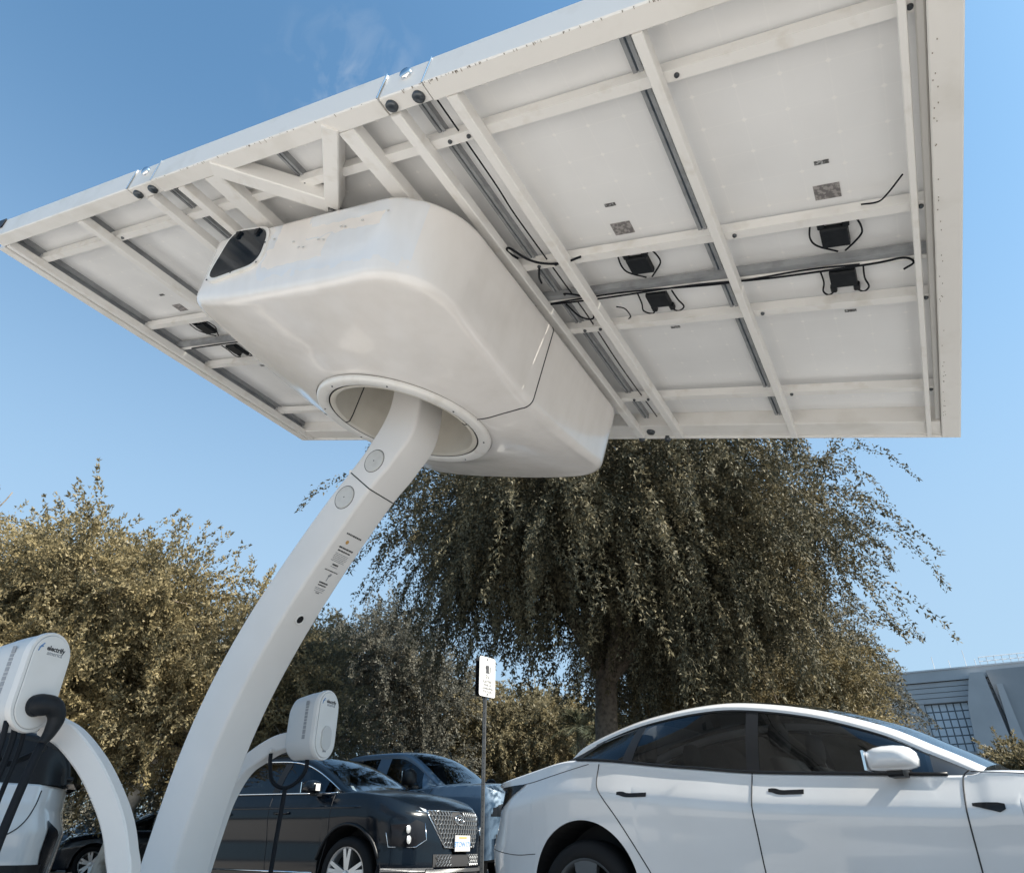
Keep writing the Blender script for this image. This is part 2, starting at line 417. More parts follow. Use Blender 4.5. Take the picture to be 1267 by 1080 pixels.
# ------------------------------------------------------------------ solar charging station: canopy frame
K = 0.85
RC = np.array([[0.8439333462210535, -0.4814437151735413, 0.2366187994560699],
               [-0.46565087716122866, -0.876450562989275, -0.12248947397535583],
               [-0.26635646741746705, 0.006808799870676965, 0.9638505446951867]])
OC = np.array([-2.3730197745, 6.855622854211333, 3.965603284079279 + EYE])
AXS, AXT, AXN = RC.T
def cn(s, t, n):
    return OC + K * (AXS * s + AXT * t + AXN * n)
CAX = np.array([AXS, AXT, AXN])
W_, D_ = 7.4, 4.064
ECOL = np.array([0.8755634309582814, -0.4831031756970377, 0.0])
MCOL = np.array([ECOL[1], -ECOL[0], 0.0])
RING = cn(3.7, 2.03, -.88)
BASE = np.array([*(RING + ECOL * -1.44)[:2], 0.0])
st = empty('solar_charging_station', BASE.tolist(), off=True)
tag(st, 'white solar canopy charging station with boxy pod and leaning curved column', 'charging station')

def cbox(s0, s1, t0, t1, n0, n1, ch=.006, along='s'):
    c = cn((s0 + s1) / 2, (t0 + t1) / 2, (n0 + n1) / 2)
    if along == 's': return box(c, (s1 - s0) * K, (t1 - t0) * K, (n1 - n0) * K, CAX, ch)
    return box(c, (t1 - t0) * K, (s1 - s0) * K, (n1 - n0) * K, np.array([AXT, -AXS, AXN]), ch)
def cobj(name, args, mat, parent=st, **kw):
    v, f = cbox(*args, **kw); return link(name, v, f, mat, parent)
def cbeam(name, a, b, wd, n0, n1, mat='beam_white', parent=st, ch=.006):
    """beam between (s,t) points in the canopy plane"""
    A = cn(a[0], a[1], (n0 + n1) / 2); B = cn(b[0], b[1], (n0 + n1) / 2); d = B - A; L = np.linalg.norm(d); d /= L
    v, f = box((A + B) / 2, L, wd * K, (n1 - n0) * K, np.array([d, np.cross(AXN, d), AXN]), ch)
    return link(name, v, f, mat, parent)

# perimeter beams: near one in three lengths with a joint sleeve between, the far one, the two ends
for s0, s1 in ((.115, 2.33), (2.645, 4.77), (5.085, W_)):
    cobj('near_beam', (s0, s1, 3.945, D_, 0, .19), 'frame_white')
for s0 in (2.34, 4.78):
    j = cobj('joint_sleeve', (s0, s0 + .295, 3.95, D_ - .006, .004, .185), 'frame_white')
    def bolt(c, axs, r=.03):
        v, f = lathe([(0, -.012), (r * .8, -.012), (r, -.006), (r, .012)], c, axs, 16); return v, f
    for ds in (.05, .235):
        v, f = bolt(cn(s0 + ds, 4.0, -.004), np.array([AXS, AXT, AXN]))
        link('bolt', v, f, 'bolt', j, True)
    v, f = bolt(cn(s0 + .15, D_ + .004, .125), np.array([AXS, AXN, -AXT])); link('bolt', v, f, 'chrome', j, True)
    for ds in (-.006, .302):
        v, f = tube([cn(s0 + ds, D_ + .002, .0), cn(s0 + ds, D_ + .003, .185)], .0035, 6)
        link('joint_rod', v, f, 'chrome', j)
fb = cobj('far_beam', (.115, 7.27, .02, .225, .03, .19), 'frame_white')
cobj('far_beam_lip', (.0, 7.4, -.012, .022, .012, .19), 'beam_white', fb)
for s in (4.93, ):
    v, f = lathe([(0, -.02), (.028, -.02), (.034, -.01), (.034, .012)], cn(s, .12, .028), np.array([AXS, AXT, AXN]), 16); link('bolt', v, f, 'bolt', fb, True)
for s in (4.80, 5.06):
    v, f = lathe([(0, -.03), (.02, -.03), (.026, -.01), (.026, .012)], cn(s, .0, .02), np.array([AXS, AXT, AXN]), 12); link('bolt', v, f, 'bolt', fb, True)
sr = cobj('end_beam', (7.275, W_, .03, 3.94, -.004, .19), 'frame_white', along='t')
cobj('end_beam_web', (7.235, 7.272, .23, 3.94, .05, .185), 'web_grey', sr, along='t')
sl_ = cobj('end_beam', (0.0, .11, .03, 3.94, -.004, .19), 'frame_white', along='t')
cobj('end_beam_web', (.112, .15, .23, 3.94, .05, .185), 'alu', sl_, along='t')
cobj('end_beam_edge', (-.045, -.002, .03, 3.9, .03, .12), 'beam_white', sl_, along='t')
cobj('corner_cap', (-.02, .24, D_ + .002, D_ + .012, .09, .19), 'trim_black')
rg = np.random.default_rng(3)
# rivet and drip marks along the near beam and the right end beam
mb = MB()
for i in range(120):
    s = (rg.choice([5.12, 5.3, 5.75, 6.2, 6.6, 7.1]) + rg.normal() * .10) if i < 90 else rg.uniform(2.7, 4.7)
    L = rg.uniform(.002, .022) * rg.uniform(.3, 1); v, f = box(cn(s, D_ - L / 2 / K, -.0005), rg.uniform(.0008, .0028), L, .0022, CAX); mb.add(v, f)
for i in range(45):
    v, f = box(cn(7.29 + rg.uniform(0, .02), rg.uniform(.3, 3.9), -.006), .003, .004, .003, CAX); mb.add(v, f)
tag(mb.build('grime_marks', 'rust', st), kind='stuff')

# rafters (the lowest layer)
for s0, wd in ((.165, .055), (1.42, .075), (2.42, .075), (2.80, .07), (4.775, .07), (5.16, .066), (6.176, .05), (7.178, .032)):
    cobj('rafter', (s0, s0 + wd, .05, 3.944, -.008, .062), 'beam_white', along='t', ch=.004)
cobj('rafter', (3.10, 3.25, 2.6, 3.944, -.0, .085), 'beam_white', along='t')
cobj('rafter', (4.37, 4.49, 2.6, 3.944, -.0, .085), 'beam_white', along='t')
cbeam('brace', (3.26, 4.0), (3.86, 3.50), .13, -.012, .10)
cbeam('brace', (4.36, 4.0), (3.88, 3.48), .10, -.016, .12)

# purlins: C-channels lying across the rafters
def purlin(name, tl, wd, n0, n1, mat='beam_white'):
    t0, t1 = tl, tl - wd    # near lower edge to far
    th = .012
    sec = [(t0, n0), (t1, n0), (t1, n0 + th), (t0 - th, n0 + th), (t0 - th, n1), (t0, n1)]
    rings = [np.array([cn(s, a, b) for a, b in sec]) for s in (.14, 7.24)]
    v, f = sweep_pts(rings); return link(name, v, f, mat, st)
for tl in (3.685, 2.57, 1.79, .70):
    p = purlin('purlin', tl, .062, .064, .13)
    for s in (4.96, 5.09, 6.28, 7.22, 3.62, 3.76, 1.55):
        v, f = lathe([(0, -.008), (.008, -.008), (.011, -.003), (.011, .004)], cn(s, tl - .032, .060), CAX, 10); link('bolt', v, f, 'bolt', p)
pm = purlin('cable_tray', 2.185, .045, .08, .13, 'alu')
cobj('tray_lip', (.14, 7.24, 2.10, 2.135, .072, .09), 'beam_white', pm)

# twelve solar panels, two rows of six
COLS = [(.17 + 1.186 * i, .17 + 1.186 * (i + 1) - .012) for i in range(6)]
ROWS = [(.06, 2.055), (2.07, 3.99)]
NP = .165
def panel(i, r):
    s0, s1 = COLS[i]; t0, t1 = ROWS[r]
    vs = [cn(s0, t0, NP), cn(s1, t0, NP), cn(s1, t1, NP), cn(s0, t1, NP)]
    uv = [(.15, .3), (5.85, .3), (5.85, 9.7), (.15, 9.7)]
    v, f = cbox(s0, s1, t0, t1, NP, NP + .012, ch=0)
    # underside sheet with uv, thin body above it
    p = link('solar_panel', vs, [[0, 3, 2, 1]], 'backsheet', st, uvs=uv)
    cobj('cell_face', (s0 + .01, s1 - .01, t0 + .01, t1 - .01, NP + .006, NP + .03), 'cells_blue', p, ch=0)
    mb = MB()
    e = .02; nb = NP - .045
    for a in ((s0, s0 + .012, t0, t1), (s1 - .012, s1, t0, t1)):
        v, f = cbox(a[0], a[1], a[2], a[3], nb, NP + .03, ch=0, along='t'); mb.add(v, f)
    for a in ((s0, s0 + e, t0, t1), (s1 - e, s1, t0, t1)):
        v, f = cbox(a[0], a[1], a[2], a[3], nb - .004, nb, ch=0, along='t'); mb.add(v, f)
    for a in ((s0, s1, t0, t0 + .012), (s0, s1, t1 - .012, t1)):
        v, f = cbox(a[0], a[1], a[2], a[3], nb + .002, NP + .028, ch=0); mb.add(v, f)
    mb.build('panel_frame', 'alu', p)
    c = (s0 + s1) / 2 + .10
    if r == 1:
        jt0, jt1, ears = 2.24, 2.40, 2.40
    else: jt0, jt1, ears = 1.86, 2.01, 1.86
    n1 = NP - .002; n0 = NP - .045
    jb = cobj('junction_box', (c - .072, c + .072, jt0, jt1, n0, n1), 'black_plastic', p, ch=.008)
    sg = 1 if r == 1 else -1
    for dx in (-.065, .065):
        cobj('box_gland', (c + dx - .018, c + dx + .018, min(ears, ears + sg * .045), max(ears, ears + sg * .045), n0 + .005, n1), 'black_plastic', jb, along='t')
    rr = np.random.default_rng(i * 7 + r)
    for dx in (-1, 1):
        L = rr.uniform(.9, 1.25)
        pts = [(c + dx * .065, ears + sg * .045), (c + dx * (.10), ears + sg * .075), (c + dx * .125 * L, ears + sg * .02), (c + dx * .135 * L, ears - sg * .07), (c + dx * .10, ears - sg * .14), (c + dx * .02 + .02, 2.19 if r else 2.03)] if r else \
              [(c + dx * .065, ears - .045), (c + dx * .10, ears - .075), (c + dx * .125 * L, ears - .03), (c + dx * .11 * L, ears + .06), (c + dx * .12, 2.06)]
        P = spline([cn(a, b, NP - .03) for a, b in pts], 5)
        v, f = tube(P, .0048, 6); link('box_lead', v, f, 'cable', jb, True)
    if r == 1:
        cobj('rating_label', (c - .065, c + .065, 2.60, 2.705, NP - .004, NP - .001), 'label_grey', p, ch=0)
        cobj('serial_label', (c - .035, c + .035, 2.85, 2.875, NP - .004, NP - .001), 'label_dark', p, ch=0)
    else:
        cobj('serial_label', (c - .06, c + .06, 1.64, 1.665, NP - .004, NP - .001), 'label_grey', p, ch=0)
        cobj('serial_label', (c - .035, c + .035, 1.545, 1.57, NP - .004, NP - .001), 'label_dark', p, ch=0)
for i in range(6):
    for r in (0, 1): panel(i, r)

# cable runs under the panels
def cable(pts, r=.006, name='canopy_cable', n=6, mat='cable', parent=st):
    P = spline([cn(*q) for q in pts], n); v, f = tube(P, r, 6); return link(name, v, f, mat, parent, True)
cable([(5.03, 3.93, .09), (5.035, 3.3, .085), (5.02, 3.0, .09), (5.035, 2.4, .085), (5.04, 1.9, .09), (5.03, 1.2, .085), (5.04, .3, .09)], .0045)
cable([(4.5, 2.13, .06), (5.2, 2.125, .055), (5.9, 2.14, .06), (6.4, 2.12, .055), (6.95, 2.13, .06), (7.12, 2.15, .06), (7.17, 2.10, .06), (7.12, 2.05, .06)], .0055)
cable([(4.5, 2.10, .07), (5.4, 2.155, .06), (6.1, 2.11, .066), (6.6, 2.15, .06), (6.9, 2.14, .06)], .005)
cable([(.4, 2.13, .06), (1.2, 2.14, .06), (2.4, 2.12, .06)], .006)
cable([(4.86, 2.66, .05), (4.84, 2.76, .03), (4.88, 2.80, .02), (4.96, 2.70, .0), (5.02, 2.60, .03), (5.16, 2.57, .03), (5.3, 2.58, .05)], .007)
cable([(4.98, 2.56, .03), (4.94, 2.48, .02), (4.90, 2.38, .05)], .006)
cable([(5.01, 2.22, .05), (5.04, 2.27, .02), (5.12, 2.24, .02), (5.15, 2.16, .05)], .006)
cable([(4.97, 2.12, .05), (5.05, 2.02, .0), (5.14, 1.98, .0), (5.16, 2.08, .05)], .006)
cable([(5.3, 1.97, .09), (5.36, 1.95, .08), (5.37, 1.86, .08), (5.33, 1.80, .1)], .004)
cable([(4.62, 2.75, .05), (4.70, 2.66, .0), (4.72, 2.55, .0), (4.66, 2.42, .03)], .006)
cable([(6.95, 2.60, .08), (7.03, 2.62, .06), (7.08, 2.68, .05), (7.15, 2.78, .06)], .004)

# ------------------------------------------------------------------ pod
PC = np.array([3.70, 2.03])
S0, S1, T0, T1 = 2.72, 4.84, .56, 3.50
def corner_path():
    """outline of the pod in plan, as polar radius samples"""
    pts = []
    def arc(cx, cy, r, a0, a1, n=14):
        for a in np.linspace(a0, a1, n): pts.append((cx + r * math.cos(a), cy + r * math.sin(a)))
    rnr, rnl, rfl, rfr = .46, .11, .25, .30
    arc(S1 - rnr, T1 - rnr, rnr, 0, PI / 2); arc(S0 + rnl, T1 - rnl, rnl, PI / 2, PI)
    arc(S0 + rfl, T0 + rfl, rfl, PI, 1.5 * PI); arc(S1 - rfr, T0 + rfr, rfr, 1.5 * PI, 2 * PI)
    pts.append(pts[0]); P = np.array(pts); out = []
    for i in range(len(P) - 1):
        d = np.linalg.norm(P[i + 1] - P[i]); k = max(1, int(d / .08))
        for q in range(k): out.append(P[i] + (P[i + 1] - P[i]) * q / k)
    return np.array(out)
Pp = corner_path(); ang = np.arctan2(Pp[:, 1] - PC[1], Pp[:, 0] - PC[0]) % (2 * PI); o_ = np.argsort(ang); ang = ang[o_]; rad = np.hypot(*(Pp - PC).T)[o_]
NA = 184
AA = np.unique(np.concatenate([np.linspace(0, 2 * PI, NA, endpoint=False), ang])); AA = AA[np.concatenate([np.diff(AA) > .004, [True]])]
if not np.any(np.abs(AA - PI) < 1e-9): AA = np.sort(np.append(AA[np.abs(AA - PI) > .003], PI))
RO = np.interp(AA, np.concatenate([ang - 2 * PI, ang, ang + 2 * PI]), np.tile(rad, 3))
def nb(s, t):
    sp = (s - (S0 + S1) / 2) / ((S1 - S0) / 2); tp = (t - PC[1]) / 1.47
    sp, tp = np.clip(np.abs(sp), 0, 1), np.clip(np.abs(tp), 0, 1)
    return -.600 - .135 * (1 - tp ** 1.7) - .125 * (1 - sp ** 3) * (1 - .35 * tp ** 2)
R_HOLE = .63
NTOP = -.07
def pod_ring(k):
    """k-th ring of points (s,t,n) over AA"""
    c, s_ = np.cos(AA), np.sin(AA)
    full = np.stack([PC[0] + RO * c, PC[1] + RO * s_], 1)
    rf = .085
    if k < 12:
        w_ = k / 12.0
        r0 = R_HOLE; rin = RO - rf
        r = r0 + (rin - r0) * w_
        s, t = PC[0] + r * c, PC[1] + r * s_
        n = nb(s, t)
        nflat = -.845
        q = smoothstep(.0, .30, r - r0); n = nflat * (1 - q) + n * q
        return np.stack([s, t, n], 1)
    e = nb(PC[0] + (RO - rf) * c, PC[1] + (RO - rf) * s_)
    if k < 18:
        ph = (k - 12) / 5 * PI / 2
        r = RO - rf * (1 - math.sin(ph)); n = e + rf * (1 - math.cos(ph)) * .9
        return np.stack([PC[0] + r * c, PC[1] + r * s_, n], 1)
    if k < 24:
        u = (k - 17) / 6; r = RO + .02 * u; n = (e + rf * .9) * (1 - u) + (NTOP - .05) * u
        return np.stack([PC[0] + r * c, PC[1] + r * s_, n], 1)
    ph = (k - 23) / 4 * PI / 2; r = RO + .02 - .05 * (1 - math.cos(ph)); n = np.full_like(RO, NTOP - .05 + .05 * math.sin(ph))
    return np.stack([PC[0] + r * c, PC[1] + r * s_, n], 1)
NK = 28
rings = np.array([pod_ring(k) for k in range(NK)])     # NK, NA, 3
for nm, sel in (('near_shell', lambda a0: a0 < PI - 1e-6), ('far_shell', lambda a0: a0 > PI - 1e-6)):
    vs, uvs, fs = [], [], []
    idx = [i for i in range(len(AA)) if sel(AA[i])]
    idx = idx + [(idx[-1] + 1) % len(AA)]
    gap = .004
    for k in range(NK):
        for i in idx:
            s, t, n = rings[k, i]
            if i == idx[0] or i == idx[-1]: t += gap if nm == 'near_shell' else -gap
            vs.append(cn(s, t, n)); uvs.append((s, n))
    m_ = len(idx)
    for k in range(NK - 1):
        for q in range(m_ - 1): fs.append([k * m_ + q, k * m_ + q + 1, (k + 1) * m_ + q + 1, (k + 1) * m_ + q])
    cidx = len(vs); vs.append(cn(PC[0], PC[1] + (gap if nm == 'near_shell' else -gap), NTOP + .0)); uvs.append((9, 9))
    for q in range(m_ - 1): fs.append([(NK - 1) * m_ + q, (NK - 1) * m_ + q + 1, cidx])
    uvs = [(u if v_[1] > 0 else u) for u, v_ in zip(uvs, vs)]
    if nm == 'far_shell': uvs = [(9, 9)] * len(uvs)
    else: uvs = [((s_, n_) if True else 0) for s_, n_ in uvs]
    # patches only on the end wall: move uvs of other walls and the bottom away
    if nm == 'near_shell':
        for q_, (k, i) in enumerate([(k, i) for k in range(NK) for i in idx]):
            if k < 15 or rings[k, i][1] < T1 - .12: uvs[q_] = (9 + uvs[q_][0], 9)
    o = link(nm, vs, fs, 'pod_shell', st, uvs=uvs); autosmooth(o, 30)
# dark gap between the two shells
for i in (0, int(np.argmin(np.abs(AA - PI)))):
    P = [cn(*(rings[k, i] + np.array([0, 0, .0]))) for k in range(1, NK)]
    v, f = tube(P, .0042, 6); link('shell_gap', v, f, 'seam_dark', st)
# ring collar round the column hole
RAX = CAX
rc = cn(PC[0], PC[1], 0)
v, f = lathe([(.705 * K, -.835 * K), (.712 * K, -.845 * K)], rc, RAX, 96); link('collar_gap', v, f, 'seam_dark', st)
prof = [(.700, -.80), (.702, -.862), (.694, -.875), (.680, -.880), (.628, -.880), (.615, -.876), (.606, -.866)]
v, f = lathe([(a * K, b * K) for a, b in prof], rc, RAX, 128); col_ = link('collar', v, f, 'beam_white', st, True); autosmooth(col_, 40)
for a in np.linspace(.3, 2 * PI + .3, 8, endpoint=False):
    v, f = lathe([(0, -.004), (.005, -.004), (.006, .001)], cn(PC[0] + .655 * math.cos(a), PC[1] + .655 * math.sin(a), -.881), CAX, 8); link('collar_screw', v, f, 'bolt', col_)
v, f = lathe([(.606 * K, -.866 * K), (.600 * K, -.855 * K), (.594 * K, -.855 * K)], rc, RAX, 96); link('collar_groove', v, f, 'seam_dark', st)
prof = [(.594, -.866), (.575, -.868), (.555, -.858), (.545, -.80), (.530, -.5), (.52, -.15), (.0, -.14)]
v, f = lathe([(a * K, b * K) for a, b in prof], rc, RAX, 96); lin = link('hole_lining', v, f, 'pod_inside', st, True); autosmooth(lin, 40)
for a in (PI * .97, -.05):
    P = [cn(PC[0] + r_ * math.cos(a), PC[1] + r_ * math.sin(a), h) for r_, h in ((.594, -.868), (.574, -.870), (.552, -.858), (.543, -.80), (.528, -.5), (.517, -.15))]
    v, f = tube(P, .004, 6); link('lining_gap', v, f, 'seam_dark', lin)

# hatch with tinted pane on the near end wall
HQ = [(2.91, -.475), (3.385, -.405), (3.34, -.125), (2.965, -.085)]
def round_quad(Q, r, n=6, grow=0.0):
    Q = np.array(Q, float); c = Q.mean(0); Q = c + (Q - c) * (1 + grow); out = []
    for i in range(4):
        p, a, b = Q[i], Q[i - 1], Q[(i + 1) % 4]
        d1 = (a - p) / np.linalg.norm(a - p); d2 = (b - p) / np.linalg.norm(b - p)
        A, B = p + d1 * r, p + d2 * r
        for t in np.linspace(0, 1, n): out.append((1 - t) ** 2 * A + 2 * t * (1 - t) * p + t * t * B)
    return np.array(out)
def plate(Q, t0, t1):
    return sweep_pts([np.array([cn(s, t0, n) for s, n in Q]), np.array([cn(s, t1, n) for s, n in Q])])
tw = T1 + .022
q0 = round_quad(HQ, .13, n=9, grow=.22); q1 = round_quad(HQ, .12, n=9, grow=.10)
v, f = plate(q0, tw - .06, tw + .006); hatch = link('hatch', v, f, 'beam_white', st)
v, f = plate(q1, tw + .0, tw + .012); link('hatch_pane', v, f, 'hatch_glass', hatch)
for s in (3.02, 3.24):
    c = cn(s + .02, tw + .02, -.105 - (s - 3.0) * .08)
    v, f = box(c, .035, .018, .022, CAX, .004); link('hinge', v, f, 'black_plastic', hatch)
    v, f = box(c + AXN * -.018, .02, .014, .035, CAX, .003); link('hinge', v, f, 'black_plastic', hatch)
for a, b in ((2.90, -.49), (3.15, -.465), (3.40, -.42), (3.395, -.25), (2.92, -.3)):
    v, f = lathe([(0, -.003), (.005, -.003), (.006, .001)], cn(a, tw + .010, b), np.array([AXS, -AXN, AXT]) * np.array([[1], [1], [-1]]), 8); link('hatch_screw', v, f, 'bolt', hatch)
for a, b in ((3.47, -.23), (3.78, -.36), (3.83, -.37), (3.95, -.33), (4.0, -.34), (4.12, -.26), (4.16, -.27), (4.3, -.25), (3.7, -.30), (4.5, -.22)):
    v, f = box(cn(a, tw + .002, b), .012, .006, .008, CAX); link('chip_mark', v, f, 'disc_grey', st)

# ------------------------------------------------------------------ column
Lc = [(-1.565, .0), (-1.497, .51), (-1.385, 1.05), (-1.235, 1.47), (-1.02, 1.865), (-.755, 2.225), (-.49, 2.545), (-.305, 2.74), (-.155, 2.915), (-.025, 3.16), (.0, 3.55)]
Rc = [(-1.265, .0), (-1.21, .48), (-1.11, .97), (-.965, 1.36), (-.765, 1.72), (-.53, 2.06), (-.29, 2.365), (-.118, 2.568), (.055, 2.735), (.205, 2.96), (.25, 3.5)]
NS = 8
SLc, SRc = spline(Lc, NS), spline(Rc, NS)
HW = .128
def csec(i, sh=0.0):
    L, Rr = SLc[i], SRc[i]; r = .022
    c3 = lambda q, h: np.array([RING[0], RING[1], 0]) + ECOL * q[0] + np.array([0, 0, q[1]]) + MCOL * h
    d = (Rr - L); ln = np.linalg.norm(d); d = d / ln; out = []
    for (ex, hx) in ((0, 1), (1, 1), (1, -1), (0, -1)):
        cx = ln - r if ex else r; ch = (HW - r) * hx
        a0 = {(0, 1): PI / 2, (1, 1): 0, (1, -1): -PI / 2, (0, -1): PI}[(ex, hx)]
        seq = np.linspace(0, PI / 2, 4)
        seq = {(0, 1): PI - seq, (1, 1): PI / 2 - seq, (1, -1): -seq, (0, -1): -PI / 2 - seq}[(ex, hx)]
        for a in seq:
            out.append(c3(L + d * (cx + r * math.cos(a)), ch + r * math.sin(a)))
    return np.array(out)
jn = 7 * NS
secs = [csec(i) for i in range(len(SLc))]
def trim(sec_a, sec_b, t): return sec_a + (sec_b - sec_a) * t
low = secs[:jn] + [trim(secs[jn - 1], secs[jn], .86)]
up = [trim(secs[jn], secs[jn + 1], .12)] + secs[jn + 1:]
v, f = sweep_pts(low); autosmooth(link('lower_column', v, f, 'column_white', st), 32)
v, f = sweep_pts(up); autosmooth(link('upper_column', v, f, 'column_white', st), 32)
cj = secs[jn].mean(0)
v, f = sweep_pts([cj + (trim(secs[jn - 1], secs[jn], .9) - cj) * .97, cj + (trim(secs[jn], secs[jn + 1], .1) - cj) * .97]); link('joint_plate', v, f, 'trim_black', st)
v, f = box(cj - ECOL * 0 + MCOL * (HW) + (secs[jn][0] - cj) * .98 - MCOL * HW, .03, .03, .03); link('joint_pin', v, f, 'beam_white', st)
def on_col(a, z, h): return np.array([RING[0], RING[1], 0]) + ECOL * a + np.array([0, 0, z]) + MCOL * h
for a, z in ((-.104, 2.764), (-.317, 2.557)):
    v, f = lathe([(0, .006), (.070, .006), (.074, .003), (.075, -.004)], on_col(a, z, HW), np.array([ECOL, [0, 0, 1], MCOL]), 40)
    o = link('cover_disc', v, f, 'disc_grey', st)
    v, f = lathe([(.076, .0008), (.080, .0008)], on_col(a, z, HW), np.array([ECOL, [0, 0, 1], MCOL]), 40); link('disc_gap', v, f, 'seam_dark', o)
    v, f = lathe([(0, .008), (.004, .008), (.0045, .004)], on_col(a, z, HW), np.array([ECOL, [0, 0, 1], MCOL]), 8); link('disc_screw', v, f, 'bolt', o)
# frame on the concave face: find tangent at a given z
def face_frame(z):
    i = int(np.argmin(np.abs(SRc[:, 1] - z))); i = min(max(i, 1), len(SRc) - 2)
    j = i if SRc[i, 1] <= z else i - 1
    t = (z - SRc[j, 1]) / (SRc[j + 1, 1] - SRc[j, 1]); p = SRc[j] + (SRc[j + 1] - SRc[j]) * t
    d = SRc[i + 1] - SRc[i - 1]; d = d / np.linalg.norm(d)
    T = ECOL * d[0] + np.array([0, 0, d[1]]); Nn = ECOL * d[1] - np.array([0, 0, d[0]])
    return on_col(p[0], p[1], 0), T, Nn
Fp, Ft, Fn = face_frame(1.857)
GAX = np.array([-MCOL, Ft, Fn])
v, f = lathe([(.036, .0), (.036, .006), (.032, .009), (.026, .009), (.024, .002)], Fp, GAX, 32); gm = link('grommet', v, f, 'charger_white', st, True)
v, f = lathe([(0, .004), (.024, .004)], Fp, GAX, 24); link('grommet_hole', v, f, 'rubber', gm)
def decal_bar(z, off, wd, ht, mat='ink', name='decal_line'):
    Fp, Ft, Fn = face_frame(z); c = Fp + Fn * .0012 + MCOL * (-off)
    v, f = box(c, wd, ht, .0012, np.array([-MCOL, Ft, Fn])); return link(name, v, f, mat, st)
# small printed notices on the concave face, ending with the plug sign
rr = np.random.default_rng(11)
def words(z, off, wd, ht, mat='ink', nw=6):
    mb = MB(); Fp, Ft, Fn = face_frame(z); x = -wd / 2
    while x < wd / 2:
        l = rr.uniform(.5, 1.2) * wd / nw; l = min(l, wd / 2 - x)
        v, f = box(Fp + Fn * .0012 - MCOL * (off + x + l / 2), l, ht * rr.uniform(.8, 1.0), .001, np.array([-MCOL, Ft, Fn])); mb.add(v, f)
        x += l + wd * .03
    return mb.build('decal_line', mat, st)
words(2.335, .00, .135, .012, nw=9)
v, f = lathe([(0, .0015), (.011, .0015), (.013, .001)], face_frame(2.295)[0] - MCOL * -.02, np.array([-MCOL, Ft, face_frame(2.295)[2]]), 16); link('decal_dot', v, f, 'orange_dot', st)
for z, wd, ht, mt in ((2.262, .125, .011, 'ink'), (2.245, .115, .010, 'ink'), (2.228, .12, .004, 'ink_grey'), (2.220, .11, .004, 'ink_grey'), (2.212, .12, .004, 'ink_grey'), (2.204, .12, .004, 'ink_grey'), (2.196, .10, .004, 'ink_grey'), (2.188, .12, .004, 'ink_grey'), (2.170, .05, .012, 'ink'), (2.158, .06, .005, 'ink_grey'), (2.135, .115, .006, 'ink'), (2.066, .075, .010, 'ink'), (2.052, .07, .008, 'ink'), (2.036, .085, .004, 'ink_grey'), (2.028, .08, .004, 'ink_grey'), (2.018, .07, .004, 'ink_grey'), (2.010, .03, .005, 'ink')):
    words(z, .005, wd, ht, mt, 5)
Fp, Ft, Fn = face_frame(2.10)
for dx, dz, l, hgt in ((0, 0, .006, .05), (0, .012, .02, .008), (.008, .022, .012, .014)):
    v, f = box(Fp + Fn * .0012 - MCOL * (.012 + dx) + Ft * dz, l, hgt, .001, np.array([-MCOL, Ft, Fn])); link('plug_sign', v, f, 'ink_grey', st)
# foot and ballast slab
v, f = box(np.array([RING[0], RING[1], 0]) + ECOL * -1.41 + np.array([0, 0, .16]), .46, .42, .03, np.array([ECOL, MCOL, [0, 0, 1]])); link('foot_plate', v, f, 'column_white', st)
v, f = box(np.array([RING[0], RING[1], 0]) + ECOL * -.35 + np.array([0, 0, .075]), 2.7, 2.1, .145, np.array([ECOL, MCOL, [0, 0, 1]]), .02); link('ballast_slab', v, f, 'ballast', st)

